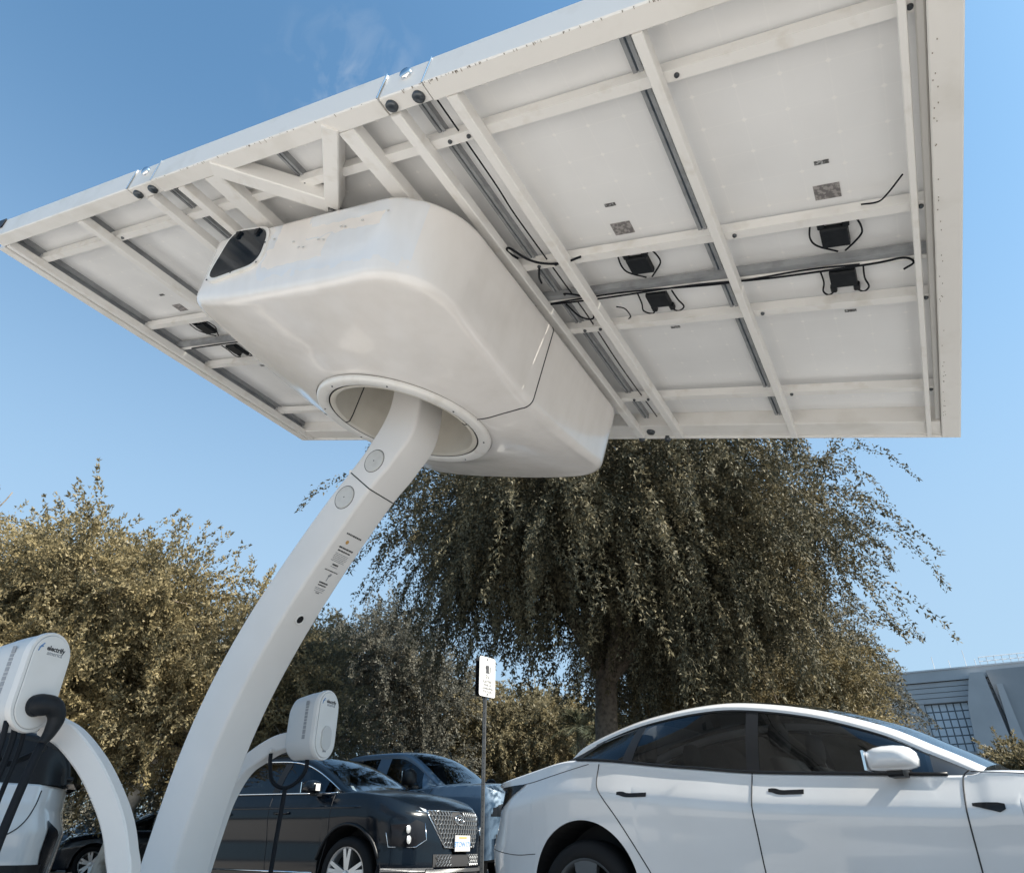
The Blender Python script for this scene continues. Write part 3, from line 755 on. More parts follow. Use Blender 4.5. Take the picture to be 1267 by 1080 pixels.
# ------------------------------------------------------------------ charging units on their arms
def charger(root_name, label, C, ang, hw, zc, hh, depth, arm_pts, arm_w, arm_dir, plug):
    """C = plan point of the face; the face looks along ang (deg)"""
    root = empty(root_name, (C[0], C[1], 0), off=True)
    tag(root, label, 'EV charger', 'charging units of the solar station')
    a = math.radians(ang); nr = np.array([math.cos(a), math.sin(a), 0]); ax = np.array([-nr[1], nr[0], 0]); up = np.array([0, 0, 1.])
    C3 = np.array([C[0], C[1], zc])
    def stad(w_, h_, lean=0.0, n=14):
        out = []
        for t in np.linspace(0, PI, n): out.append((w_ * math.cos(t), h_ - w_ + w_ * math.sin(t)))
        for t in np.linspace(PI, 2 * PI, n): out.append((w_ * math.cos(t), -h_ + w_ + w_ * math.sin(t)))
        return out
    def lay(w_, h_, d, lz=0.0): return np.array([C3 + ax * x + up * (z + lz) + nr * d for x, z in stad(w_, h_)])
    # housing: from back to the face rim
    v, f = sweep_pts([lay(hw * .82, hh * .80, -depth, -.02), lay(hw * .92, hh * .90, -depth * .92, -.015), lay(hw * .97, hh * .95, -depth * .5, -.004), lay(hw * .98, hh * .98, -.03)])
    h = link('housing', v, f, 'charger_side', root); autosmooth(h, 30)
    v, f = sweep_pts([lay(hw * .99, hh * .99, -.032), lay(hw, hh, -.026), lay(hw, hh, -.006), lay(hw * .97, hh * .985, 0.0)])
    rim = link('face_rim', v, f, 'charger_white', root); autosmooth(rim, 30)
    v, f = sweep_pts([lay(hw * .84, hh * .935, -.002), lay(hw * .84, hh * .935, .0012)]); link('face_gap', v, f, 'ink_grey', rim)
    v, f = sweep_pts([lay(hw * .82, hh * .925, -.002), lay(hw * .82, hh * .925, .004), lay(hw * .80, hh * .915, .006)]); fp = link('face_panel', v, f, 'charger_white', root); autosmooth(fp, 40)
    TA = np.array([ax, up, nr]); o = C3 + nr * .0065
    text_obj('lettering', 'electrify', .027 * hw / .1, o + up * (hh * .655) + ax * hw * .14, TA, 'ink', fp, .0009)
    text_obj('lettering', 'america', .024 * hw / .1, o + up * (hh * .56) + ax * hw * .14, TA, 'ink_grey', fp, .0002)
    P = [o + up * (hh * .56) - ax * hw * .66, o + up * hh * .66 - ax * hw * .60, o + up * hh * .73 - ax * hw * .47]
    v, f = tube(P, .003, 5); link('swoosh_mark', v, f, 'ink_blue', fp)
    P = [o + up * (hh * .63) - ax * hw * .66, o + up * hh * .67 - ax * hw * .50]
    v, f = tube(P, .003, 5); link('swoosh_mark', v, f, 'ink_blue', fp)
    # upright lettering strip on the flank
    mb = MB(); rr = np.random.default_rng(5)
    for side in (-1, 1):
        z = -.45 * hh
        while z < hh * .55:
            l = rr.uniform(.012, .03); v, f = box(C3 + ax * side * (hw * .975 + .0005) + up * (z + l / 2) - nr * depth * .36, .022, l, .002, np.array([nr, up, ax])); mb.add(v, f); z += l + .004
    tag(mb.build('flank_lettering', 'ink_grey', h), kind='stuff')
    # holster
    hc = C3 - up * (hh - hw * 1.02) + nr * .004
    if plug:
        HA = np.array([ax, up, nr])
        v, f = lathe([(.0, .03), (.036, .03), (.044, .022), (.046, .0)], hc, HA, 24); link('holster', v, f, 'black_plastic', root)
        Q = spline([hc + nr * .0, hc + nr * .03 + ax * .010 + up * .004, hc + nr * .055 + ax * .045, hc + nr * .06 + ax * .075 - up * .04, hc + nr * .055 + ax * .070 - up * .10, hc + nr * .05 + ax * .05 - up * .15], 6)
        rads = np.interp(np.linspace(0, 1, len(Q)), [0, .2, .45, .65, .85, 1], [.046, .046, .040, .034, .024, .017])
        v, f = tube(Q, rads, 14); cn_ = link('charge_connector', v, f, 'black_plastic', root, True)
        e = hc + nr * .05 + ax * .05 - up * .15
        Q = spline([e, e - ax * .03 - up * .18, e - ax * .055 - up * .42, e - ax * .065 - up * .75, e - ax * .03 - up * 1.0, e + ax * .1 - up * 1.08 - nr * .1], 6)
        v, f = tube(Q, .0175, 12); link('charge_cable', v, f, 'cable', root, True)
        b = C3 - up * hh * .93 - nr * depth * .45
        Q = spline([b + up * .03 + ax * .0, b - up * .06, b - up * .11 + ax * .03 - nr * .02, b - up * .125 + ax * .07, b - up * .10 + ax * .13, b - up * .06 + ax * .165 + nr * .06, e - up * .02 - ax * .01], 6)
        v, f = tube(Q, .013, 10); link('charge_cable', v, f, 'cable', root, True)
        b = C3 - up * hh * .95 - nr * depth * .12
        for dx, rr_ in ((-.03, .013), (-.075, .012), (.015, .010)):
            Q = spline([b + up * .03 + ax * dx, b - up * .08 + ax * (dx + .01), b - up * .3 + ax * (dx - .01), b - up * .6 + ax * (dx - .02), b - up * .95 + ax * dx], 6)
            v, f = tube(Q, rr_, 10); link('charge_cable', v, f, 'cable', root, True)
    else:
        v, f = sweep_pts([np.array([hc + ax * x * .42 + up * (z * .42 + .012) + nr * d for x, z in stad(hw, hw * 1.5)]) for d in (.0, .012)]); link('holster', v, f, 'grip_grey', root)
        v, f = box(hc - up * hw * .55 + nr * .004, .03, .012, .006, np.array([ax, up, nr])); link('holster_latch', v, f, 'ink_grey', root)
        b = C3 - up * hh * .97 - nr * depth * .5
        Q = spline([b + ax * .0 + up * .03, b - up * .06, b - up * .13 - nr * .06 , b - up * .16 - nr * .15, b - up * .12 - nr * .25, b - up * .02 - nr * .29, b + up * .05 - nr * .3], 6)
        v, f = tube(Q, .013, 10); link('charge_cable', v, f, 'cable', root, True)
        Q = spline([b - up * .155 - nr * .14, b - up * .4 - nr * .15, b - up * .7 - nr * .16, b - up * 1.05 - nr * .18], 6)
        v, f = tube(Q, .014, 10); link('charge_cable', v, f, 'cable', root, True)
        v, f = lathe([(0, .0), (.016, .0), (.018, .012), (.010, .02)], b + up * .06 - nr * .3, np.array([[1, 0, 0], [0, 1, 0], [0, 0, 1.]]), 12); link('cable_hook', v, f, 'charger_white', root)
    # arm
    P = spline(arm_pts, 8); ad = np.array(arm_dir); rings = []
    for i in range(len(P)):
        T = P[min(i + 1, len(P) - 1)] - P[max(i - 1, 0)]; T /= np.linalg.norm(T); u = np.cross(T, ad); u /= np.linalg.norm(u)
        w2 = arm_w / 2; d2 = arm_w * .5; q = .008
        sec = [(-w2 + q, -d2), (w2 - q, -d2), (w2, -d2 + q), (w2, d2 - q), (w2 - q, d2), (-w2 + q, d2), (-w2, d2 - q), (-w2, -d2 + q)]
        rings.append(np.array([P[i] + u * a_ + ad * b_ for a_, b_ in sec]))
    v, f = sweep_pts(rings); autosmooth(link('arm', v, f, 'column_white', root), 32)
    return root
def unp(u, v, D):
    """point at world distance Y = D seen at photo pixel (u, v) - used to lay out plans"""
    x = (u - 633.5) / 860; y = -(v - 540) / 860; c, s = math.cos(PITCH), math.sin(PITCH)
    d = np.array([x, c - s * y, s + c * y]); return np.array([0, 0, EYE]) + d * (D / d[1])
A1 = [unp(62, 897, 3.45), unp(88, 913, 3.45), unp(115, 947, 3.45), unp(134, 985, 3.45), unp(146, 1020, 3.45), unp(151, 1055, 3.45), unp(152, 1090, 3.45)]
A1 += [A1[-1] + np.array([0, 0, -.25]), np.array([A1[-1][0], 3.45, .15])]
charger('charging_unit', 'white oval charger holding a thick black plug on its curved arm at far left', (-2.103, 3.235), -18, .108, 1.281, .214, .27, A1, .10, (0, 1, 0), True)
A2 = [unp(372, 914, 5.15), unp(345, 921, 5.15), unp(320, 936, 5.12), unp(300, 953, 5.05), unp(280, 985, 4.95), unp(262, 1030, 4.85)]
A2 += [A2[-1] + np.array([-.03, -.05, -.3])]
charger('charging_unit', 'small white oval charger with empty holder between column and black SUV', (-1.2276, 4.93), -22, .118, 1.337, .216, .235, A2, .105, (.25, .97, 0), False)
# ------------------------------------------------------------------ vehicles
def ip(x, pts):
    P = np.array(pts); return np.interp(x, P[:, 0], P[:, 1])
def sp_curve(pts, n=10):
    return spline(np.array(pts, float), n)
class Car:
    """local frame: x forward, y to the car's left, z up. The body side is one surface y = side(x, z)."""
    def __init__(s, root, P):
        s.root = root; s.P = P
        for k in ('belt', 'hw', 'crown'): s.P[k] = np.array(P[k], float)
        s.beltc = sp_curve([(a, b) for a, b in P['belt']], 6)
        s.xr, s.xf = P['belt'][0][0], P['belt'][-1][0]
    def zt(s, x): return np.interp(x, s.beltc[:, 0], s.beltc[:, 1])
    def plan(s, x):
        P = s.P; A, B = P['nose'], P['tail']; x = np.asarray(x, float)
        f = np.ones_like(x)
        u = np.clip((s.xf - x) / A, 0, 1); f = np.minimum(f, np.where(u < 1, np.clip(1 - (1 - u) ** 2, 1e-6, 1) ** (1 / P.get('npow', 3.2)), 1))
        u = np.clip((x - s.xr) / B, 0, 1); f = np.minimum(f, np.where(u < 1, np.clip(1 - (1 - u) ** 2, 1e-6, 1) ** (1 / P.get('tpow', 3.2)), 1))
        return P['halfw'] * f * ip(x, P['hw'])
    def prof(s, x, z):
        """relative half-width at height z; q=0 at rocker, 1 at the belt"""
        zt = s.zt(x); q = np.clip((z - .18) / (zt - .18), 0, 1.2)
        return ip(q, s.P['sect'])
    def side(s, x, z): return s.plan(x) * s.prof(x, z)
    def dx(s, x, z):
        P = s.P
        fw = smoothstep(s.xf - P['nose'] * 1.6, s.xf, x); bw = smoothstep(s.xr + P['tail'] * 1.6, s.xr, x)
        return fw * ip(z, P['fbump']) + bw * ip(z, P['rbump'])
    def pt(s, x, z, sg=-1, off=0.0):
        y = s.side(x, z) + off
        xo = off * (float(smoothstep(s.xf - s.P['nose'] * .5, s.xf, x)) - float(smoothstep(s.xr + s.P['tail'] * .5, s.xr, x)))
        return np.array([x + float(s.dx(x, z)) + xo, sg * float(y), z])
    def front(s, y, z, off=0.0, rear=False):
        """point of the front (or rear) face at sideways y, height z"""
        P = s.P; pr = float(s.prof(s.xf if not rear else s.xr, z)); k = P['halfw'] * float(ip(s.xf if not rear else s.xr, P['hw'])) * pr
        a = min(abs(y) / k, 1.0)
        if not rear:
            x = s.xf - P['nose'] * (1 - math.sqrt(max(0, 1 - a ** P.get('npow', 3.2)))); return np.array([x + float(s.dx(x, z)) + off, y, z])
        x = s.xr + P['tail'] * (1 - math.sqrt(max(0, 1 - a ** P.get('tpow', 3.2)))); return np.array([x + float(s.dx(x, z)) - off, y, z])
    def zb(s, x):
        z = ip(x, s.P['rocker'])
        for (ax, az, ar) in s.P['arches']:
            d = ar * ar - (x - ax) ** 2
            z = np.where(d > 0, np.maximum(z, az + np.sqrt(np.maximum(d, 0))), z)
        return z
    def body(s, mat):
        P = s.P; xs = [np.linspace(s.xr, s.xf, P.get('nx', 150))]
        for (ax, az, ar) in P['arches']: xs.append(ax + ar * np.cos(np.linspace(0, PI, 40))); xs.append(np.array([ax - ar - .001, ax + ar + .001]))
        xs.append(s.xf - P['nose'] * np.linspace(0, 1, 22) ** 3); xs.append(s.xr + P['tail'] * np.linspace(0, 1, 22) ** 3)
        xs = np.unique(np.round(np.concatenate(xs), 5)); xs = xs[np.concatenate([[True], np.diff(xs) > .0015])]
        NZ = 26; rows = []
        q = np.linspace(0, 1, NZ)
        zb = s.zb(xs); zt = s.zt(xs)
        rf = P.get('fillet', .03)
        for j in range(NZ):
            z = zb + (zt - rf - zb) * q[j]
            y = s.side(xs, z); rows.append(np.stack([xs + s.dx(xs, z), y, z], 1))
        base = rows[-1]; nd = 8
        # top fillet and deck across to the centre line
        for a in (30, 60, 90):
            aa = math.radians(a); y = s.side(xs, zt - rf) - rf * (1 - math.cos(aa)) * 1.2; z = zt - rf + rf * math.sin(aa)
            rows.append(np.stack([xs + s.dx(xs, z), np.maximum(y, 0), z], 1))
        yt = rows[-1][:, 1]; cr = ip(xs, s.P['crown']); inside = (xs > P['cabin'][0]) & (xs < P['cabin'][1])
        for t in np.linspace(0, 1, nd + 1)[1:]:
            y = yt * (1 - t); z = zt + cr * (1 - (1 - t) ** 2)
            if t > .05: z = np.where(inside, zt - .30 * smoothstep(0, .25, t), z)
            rows.append(np.stack([xs + s.dx(xs, zt), y, z], 1))
        G = np.array(rows); nr_, nx = G.shape[:2]
        V = np.concatenate([(G * np.array([1, -1, 1])).reshape(-1, 3), G.reshape(-1, 3)]); F = []
        for j in range(nr_ - 1):
            for i in range(nx - 1):
                a = j * nx + i; F.append([a, a + 1, a + nx + 1, a + nx]); b = a + nr_ * nx; F.append([b, b + nx, b + nx + 1, b + 1])
        o = link('body', V, F, mat, s.root); s.bodyo = o
        bm = bmesh.new(); bm.from_mesh(o.data); bmesh.ops.remove_doubles(bm, verts=bm.verts, dist=.0006)
        bmesh.ops.dissolve_degenerate(bm, dist=.0003, edges=bm.edges); bmesh.ops.recalc_face_normals(bm, faces=bm.faces); bm.to_mesh(o.data); bm.free()
        autosmooth(o, P.get('crease', 34))
        return o
    def patch(s, name, xs, zlo, zhi, mat, off=.003, sg=-1, parent=None, nz=5, smooth=True):
        x_in = np.asarray(xs, float); a_ = s.xr + (s.P['tail']) * np.linspace(0, 1, 30) ** 3
        xs = np.unique(np.concatenate([np.linspace(x_in[0], x_in[-1], 30), a_[(a_ > x_in[0]) & (a_ < x_in[-1])]]))
        zlo = np.interp(xs, x_in, zlo); zhi = np.interp(xs, x_in, zhi); V = []; n = len(xs)
        for j in range(nz):
            for i, x in enumerate(xs):
                z = zlo[i] + (zhi[i] - zlo[i]) * j / (nz - 1); V.append(s.pt(x, z, sg, off))
        F = [[j * n + i, j * n + i + 1, (j + 1) * n + i + 1, (j + 1) * n + i] for j in range(nz - 1) for i in range(n - 1)]
        return link(name, V, F, mat, parent or s.root, smooth)
    def fpatch(s, name, ys, zlo, zhi, mat, off=.004, rear=False, parent=None, nz=5):
        V = []; n = len(ys)
        for j in range(nz):
            for i, y in enumerate(ys):
                z = zlo[i] + (zhi[i] - zlo[i]) * j / (nz - 1); V.append(s.front(y, z, off, rear))
        F = [[j * n + i, j * n + i + 1, (j + 1) * n + i + 1, (j + 1) * n + i] for j in range(nz - 1) for i in range(n - 1)]
        return link(name, V, F, mat, parent or s.root, True)
    def line(s, name, pts, mat='seam_dark', r=.0035, sg=-1, off=.0005, parent=None, n=6, sp=True):
        Q = spline(np.array(pts, float), n) if sp else np.array(pts, float)
        V, F = tube([s.pt(a, b, sg, off) for a, b in Q], r, 6); return link(name, V, F, mat, parent or s.root, True)
    def bothline(s, *a, **k):
        for sg in (-1, 1): o = s.line(*a, sg=sg, **k)
        return o
    # greenhouse ------------------------------------------------------
    def green(s, mat_roof, glass_m, roof_rng, mats_end=('glass_dark', 'glass_dark'), band=.042, rail_mat=None):
        """cantrail curve P['rail'] = (x, y, z) from rear to front; roof panel between roof_rng"""
        R = spline(np.array(s.P['rail'], float), 12); s.R = R
        n = len(R); C = s.P.get('roofcrown', .07)
        prof = []
        for i, (x, y, z) in enumerate(R):
            i0, i1 = max(i - 1, 0), min(i + 1, n - 1); T = R[i1] - R[i0]; T = np.array([T[0], 0, T[2]]); T /= np.linalg.norm(T)
            up = np.array([-T[2], 0, T[0]])
            if up[2] < 0: up = -up
            e = np.array([x, -y, z])
            prof.append([e - up * band + np.array([0, .012, 0]), e - up * band * .96 + np.array([0, -.012, 0]), e - up * band * .5 + np.array([0, -.014, 0]), e - up * .006 + np.array([0, -.004, 0]), e + up * .012 + np.array([0, .03, 0]), e + up * .020 + np.array([0, .065, 0])])
        prof = np.array(prof)          # n,6,3
        m_ = prof.shape[1]
        for sg in (1, -1):
            V = (prof * np.array([1, sg, 1])).reshape(-1, 3)
            F = [[i * m_ + j, i * m_ + j + 1, (i + 1) * m_ + j + 1, (i + 1) * m_ + j] for i in range(n - 1) for j in range(m_ - 1)]
            o = link('roof_rail', V, F, rail_mat or mat_roof, s.root, True); autosmooth(o, 50)
        E = prof[:, -1]
        def cross(name, i0, i1, mat, zoff=0.0):
            V = []; k = 13
            for i in range(i0, i1 + 1):
                x, y, z = E[i]; yy = -y
                cr = C if True else 0
                for t in np.linspace(-1, 1, k):
                    i_a, i_b = max(i - 1, 0), min(i + 1, n - 1); T = R[i_b] - R[i_a]; T = np.array([T[0], 0, T[2]]); T /= np.linalg.norm(T)
                    up = np.array([-T[2], 0, T[0]]); up = up if up[2] > 0 else -up
                    V.append(np.array([x, yy * t, z]) + up * (C * (1 - abs(t) ** 2.4) + zoff))
            F = [[a * k + b, a * k + b + 1, (a + 1) * k + b + 1, (a + 1) * k + b] for a in range(i1 - i0) for b in range(k - 1)]
            return link(name, V, F, mat, s.root, True)
        ia = int(np.argmin(np.abs(R[:, 0] - roof_rng[0]))); ib = int(np.argmin(np.abs(R[:, 0] - roof_rng[1])))
        if ia > 0: cross('rear_screen', 0, ia, mats_end[0])
        cross('roof', ia, ib, mat_roof)
        if ib < n - 1: cross('windscreen', ib, n - 1, mats_end[1])
        s.band = band
    def win_edge(s, x):
        """lower edge of the roof rail at x, as (y, z)"""
        R = s.R; j = int(np.argmax(R[:, 2])); 
        return np.interp(x, R[:, 0], R[:, 1]), np.interp(x, R[:, 0], R[:, 2])
    def pane(s, name, x0, x1, mat='glass_tint', lift=0.0, low=0.0, sg=-1, off=0.0, n=14, lean=(0.0, 0.0), parent=None, top=None):
        """glass between belt and roof rail over x0..x1; lean shifts the top corners along x"""
        V = []; k = 5
        for i in range(n):
            t = i / (n - 1)
            for j in range(k):
                u = j / (k - 1)
                x = x0 + (x1 - x0) * t + ((1 - t) * lean[0] + t * lean[1]) * u
                yr, zr = s.win_edge(x); zr = zr - s.band * .75 - lift
                xb = x0 + (x1 - x0) * t
                zb = float(s.zt(xb)) + low; yb = float(s.side(xb, s.zt(xb) - .03)) - .028
                zr = max(zr, zb + .0)
                bulge = .02 * math.sin(PI * u)
                frac = (zr - zb) / max(1e-6, (float(s.win_edge(x)[1]) - zb))
                y = yb + (yr - .002 - yb) * u * min(1, max(0, frac) ** .5 if frac < .3 else 1) + bulge * min(1, (zr - zb) * 4)
                V.append((x, sg * (y + off), zb + (zr - zb) * u))
        F = [[i * k + j, i * k + j + 1, (i + 1) * k + j + 1, (i + 1) * k + j] for i in range(n - 1) for j in range(k - 1)]
        return link(name, V, F, mat, parent or s.root, True)
    def wheel(s, x, z, r, y, rim_r, spokes=5, rim='rim_silver', wd=.22, style=0):
        for sg in (-1, 1):
            c = np.array([x, sg * y, z]); AX = np.array([[1, 0, 0], [0, 0, 1.], [0, sg, 0]], float)
            v, f = lathe([(rim_r, -wd * .9), (r * .96, -wd * .85), (r, -wd * .7), (r, -wd * .2), (r * .97, -.02), (r * .90, .0), (rim_r + .02, -.004), (rim_r, -.012), (rim_r - .01, -.03)], c, AX, 48)
            t = link('wheel', v, f, 'rubber', s.root, True)
            v, f = lathe([(rim_r + .002, -.008), (rim_r - .012, -.010), (rim_r - .025, -.05), (rim_r - .03, -.14)], c, AX, 40); link('rim', v, f, rim, t, True)
            v, f = lathe([(0, -.12), (rim_r - .02, -.12)], c, AX, 24); link('brake_disc', v, f, 'trim_black', t)
            mb = MB()
            for k in range(spokes):
                a = 2 * PI * k / spokes + .3
                for da in ((-.16, .16) if style == 0 else ((-.0,))):
                    d0 = AX[0] * math.cos(a) + AX[1] * math.sin(a); d1 = AX[0] * math.cos(a + da) + AX[1] * math.sin(a + da)
                    P0 = c + d0 * .03 + AX[2] * -.028; P1 = c + d1 * (rim_r - .012) + AX[2] * -.016
                    d = P1 - P0; L = np.linalg.norm(d); d /= L; sd_ = np.cross(AX[2], d)
                    w0, w1 = (.026, .018) if style == 0 else (.05, .085)
                    v = np.array([P0 + sd_ * w0, P0 - sd_ * w0, P1 - sd_ * w1, P1 + sd_ * w1]); v = np.vstack([v - AX[2] * .03, v + AX[2] * .006])
                    mb.add(v, [[0, 1, 2, 3], [4, 5, 6, 7], [0, 1, 5, 4], [1, 2, 6, 5], [2, 3, 7, 6], [3, 0, 4, 7]])
            v, f = lathe([(0, -.006), (.035, -.008), (.04, -.02), (.04, -.05)], c, AX, 20); mb.add(v, f)
            mb.build('spokes', rim, t)
            v, f = lathe([(0.0, -.35), (r + .10, -.35), (r + .11, -.03)], c, AX, 32, -.35, PI + .35)
            link('wheel_well', v, f, 'seam_dark', s.root)
    def seats(s, xs, y=.36, z0=.55, h=.62, mat='seat_dark'):
        for x in xs:
            for sg in (-1, 1):
                v, f = sweep_pts([np.array([(x - .30 + d, sg * y + a, z0 + b) for a, b, d in q]) for q in
                                  ([(-.24, 0, .25), (.24, 0, .25), (.24, 0, .38), (-.24, 0, .38)], [(-.25, h * .6, .08), (.25, h * .6, .08), (.25, h * .6, .20), (-.25, h * .6, .20)], [(-.18, h * .92, 0), (.18, h * .92, 0), (.18, h * .92, .09), (-.18, h * .92, .09)])])
                o = link('seat', v, f, mat, s.root, True)
                v, f = lathe([(0, .10), (.07, .09), (.095, .04), (.095, -.05), (.07, -.09), (0, -.1)], (x - .28, sg * y, z0 + h * 1.12), np.array([[0, 1, 0], [.6, 0, 0], [0, 0, 1.]]), 16); link('headrest', v, f, mat, o, True)
    def mirror(s, x, z, mat, y=None, sz=(.11, .2, .14), base='trim_black'):
        for sg in (-1, 1):
            yb = float(s.side(x, s.zt(x) - .03)) - .02 if y is None else y
            c = np.array([x, sg * (yb + .05 + sz[1] / 2), z]); rings = []
            for t, k in ((-1, .35), (-.85, .72), (-.4, .97), (.3, 1.0), (.8, .8), (1, .4)):
                a = np.linspace(0, 2 * PI, 18, endpoint=False)
                rings.append(np.array([c + np.array([.5 * sz[0] * np.sign(math.cos(q)) * abs(math.cos(q)) ** .8 * k, sg * t * sz[1] / 2, .5 * sz[2] * (np.sign(math.sin(q)) * abs(math.sin(q)) ** .7 * k if math.sin(q) > 0 else -.78 * abs(math.sin(q)) ** .35 * k)]) for q in a]))
            v, f = sweep_pts(rings); m_ = link('mirror', v, f, mat, s.root, True)
            v, f = box(c + np.array([.0, -sg * sz[1] * .45, -sz[2] * .45]), .07, .18, .035, None, .01); link('mirror_foot', v, f, base, m_)
            v, f = box(c + np.array([-sz[0] * .47, 0, 0]), .012, sz[1] * .8, sz[2] * .72, None); link('mirror_glass', v, f, 'chrome', m_)
            v, f = sweep_pts([r * np.array([1, 1, 1]) * 1.0 + (c - r) * .02 + np.array([0, 0, -sz[2] * .02]) for r in rings])
    def floor(s, z=.22, mat='interior'):
        x0, x1 = s.xr + .25, s.xf - .3; y = s.P['halfw'] * .82
        v, f = box(((x0 + x1) / 2, 0, z + .02), x1 - x0, 2 * y, .06); link('underbody', v, f, mat, s.root)

def car_root(name, x, y, heading_deg, label, cat, group=None):
    r = empty(name, (x, y, 0), math.radians(heading_deg)); tag(r, label, cat, group); return r

# ---- white electric saloon, right foreground
dT = np.array([.79, -.614]); P0 = np.array([2.12263372, 3.66892457]); ctr = P0 + np.array([.614, .79]) * .92
root = car_root('parked_car', ctr[0], ctr[1], math.degrees(math.atan2(dT[1], dT[0])), 'white electric saloon with arched roof and flush door handles parked beneath the canopy edge', 'car', 'cars in the parking lot')
T = Car(root, dict(
    belt=[(-3.13, .93), (-3.06, 1.025), (-2.85, 1.045), (-2.7, 1.068), (-2.55, 1.095), (-2.3, 1.135), (-2.1, 1.128), (-1.9, 1.108), (-1.6, 1.068), (-1.333, 1.037), (-1.02, 1.002), (-.6, .975), (0, .942), (.1, .955), (.3, .945), (.7, .90), (1.0, .83), (1.3, .74), (1.42, .66)],
    halfw=.955, hw=[(-3.0, .90), (-2.4, .975), (-1.9, .99), (-1.2, .985), (-.3, .985), (.4, 1.0), (1.0, .96), (1.42, .88)],
    crown=[(-3.0, .02), (-2.6, .03), (.1, .03), (1.4, .03)], nose=.75, tail=.40, npow=2.6, tpow=3.2,
    sect=[(0, .90), (.08, .945), (.2, .958), (.4, .968), (.62, .985), (.76, 1.0), (.795, 1.0), (.83, .985), (.93, .938), (1.0, .905), (1.2, .86)],
    fbump=[(.2, -.10), (.35, 0), (.5, 0), (.7, -.12), (.9, -.3)], rbump=[(.15, .16), (.35, .03), (.50, -.02), (.62, -.03), (.80, .05), (.90, .075), (.98, .07), (1.02, -.01), (1.1, 0)],
    rocker=[(-3.13, .33), (-2.6, .30), (-2.45, .2), (1.0, .2), (1.42, .24)], arches=[(-2.145, .40, .385), (.60, .40, .385)], cabin=(-2.35, .05), fillet=.022, nx=190, crease=24,
    rail=[(-2.90, .50, 1.045), (-2.66, .545, 1.09), (-2.45, .56, 1.165), (-2.34, .565, 1.232), (-2.15, .575, 1.297), (-1.88, .59, 1.362), (-1.64, .60, 1.396), (-1.41, .605, 1.414), (-1.19, .605, 1.412), (-.94, .60, 1.378), (-.70, .60, 1.325), (-.50, .605, 1.262), (-.30, .62, 1.183), (-.13, .645, 1.090), (-.02, .68, 1.030), (.09, .73, .965)],
    roofcrown=.05))
T.body('paint_white')
T.green('glass_dark', 'glass_tint', (-2.0, -.75), ('glass_dark', 'glass_clear'), band=.036, rail_mat='paint_white')
for sg in (-1, 1):
    T.pane('window', -.985, -.10, 'glass_tint', sg=sg, n=18, lean=(-.04, 0))
    T.pane('window', -1.80, -1.05, 'glass_tint', sg=sg, n=14, lean=(.02, -.03))
    T.pane('window', -2.20, -1.86, 'glass_tint', sg=sg, n=12, lean=(.10, .02))
    T.pane('window_pillar', -1.055, -.98, 'trim_black', sg=sg, off=.004, lean=(-.035, -.035))
    T.pane('window_pillar', -1.866, -1.795, 'trim_black', sg=sg, off=.003, lean=(.02, .015))
    T.pane('window_pillar', -.11, .06, 'trim_black', sg=sg, off=.003, n=8, lean=(-.03, 0))
    T.pane('window_pillar', -2.285, -2.195, 'trim_black', sg=sg, off=.003, n=8, lean=(.12, .10))
    for x0, x1 in ((-2.2, -.05),):
        pts = []
        for x in np.linspace(x0, x1, 40): pts.append((x, sg * (float(T.side(x, T.zt(x) - .03)) - .012), float(T.zt(x)) + .004))
        v, f = tube(pts, .009, 6); link('window_trim', v, f, 'trim_black', T.root, True)
    v, f = tube([(-1.03 - .035 * t, sg * (float(T.side(-1.02, 1.0)) - .02 - .30 * t), 1.01 + .355 * t) for t in np.linspace(0, 1, 6)], .004, 6); link('pillar_trim', v, f, 'chrome', T.root)
    # inner frame of the glass: dark header under the rail
    pts = [(x, sg * (T.win_edge(x)[0] + .001), T.win_edge(x)[1] - T.band * .95) for x in np.linspace(-2.2, -.1, 40)]
    v, f = tube(pts, .014, 6); link('window_trim', v, f, 'trim_black', T.root, True)
T.bothline('door_gap', [(-1.022, 1.0), (-1.02, .80), (-1.010, .52), (-.99, .25)])
T.bothline('door_gap', [(.045, .962), (.01, .92), (-.005, .75), (-.015, .52), (-.03, .25)])
T.bothline('door_gap', [(-2.02, 1.10), (-2.012, .979), (-1.96, .90), (-1.86, .77), (-1.69, .52), (-1.60, .36), (-1.55, .25)])
T.bothline('door_gap', [(-1.55, .25), (-.03, .25)], sp=False)
T.bothline('bumper_gap', [(-2.97, .63), (-2.7, .595), (-2.52, .60)], r=.0025)
T.bothline('bonnet_gap', [(.05, .955), (.3, .93), (.8, .87), (1.2, .76)], r=.0028)
T.bothline('boot_gap', [(-2.95, .985), (-2.62, 1.01), (-2.45, 1.035), (-2.1, 1.105)], r=.0025)
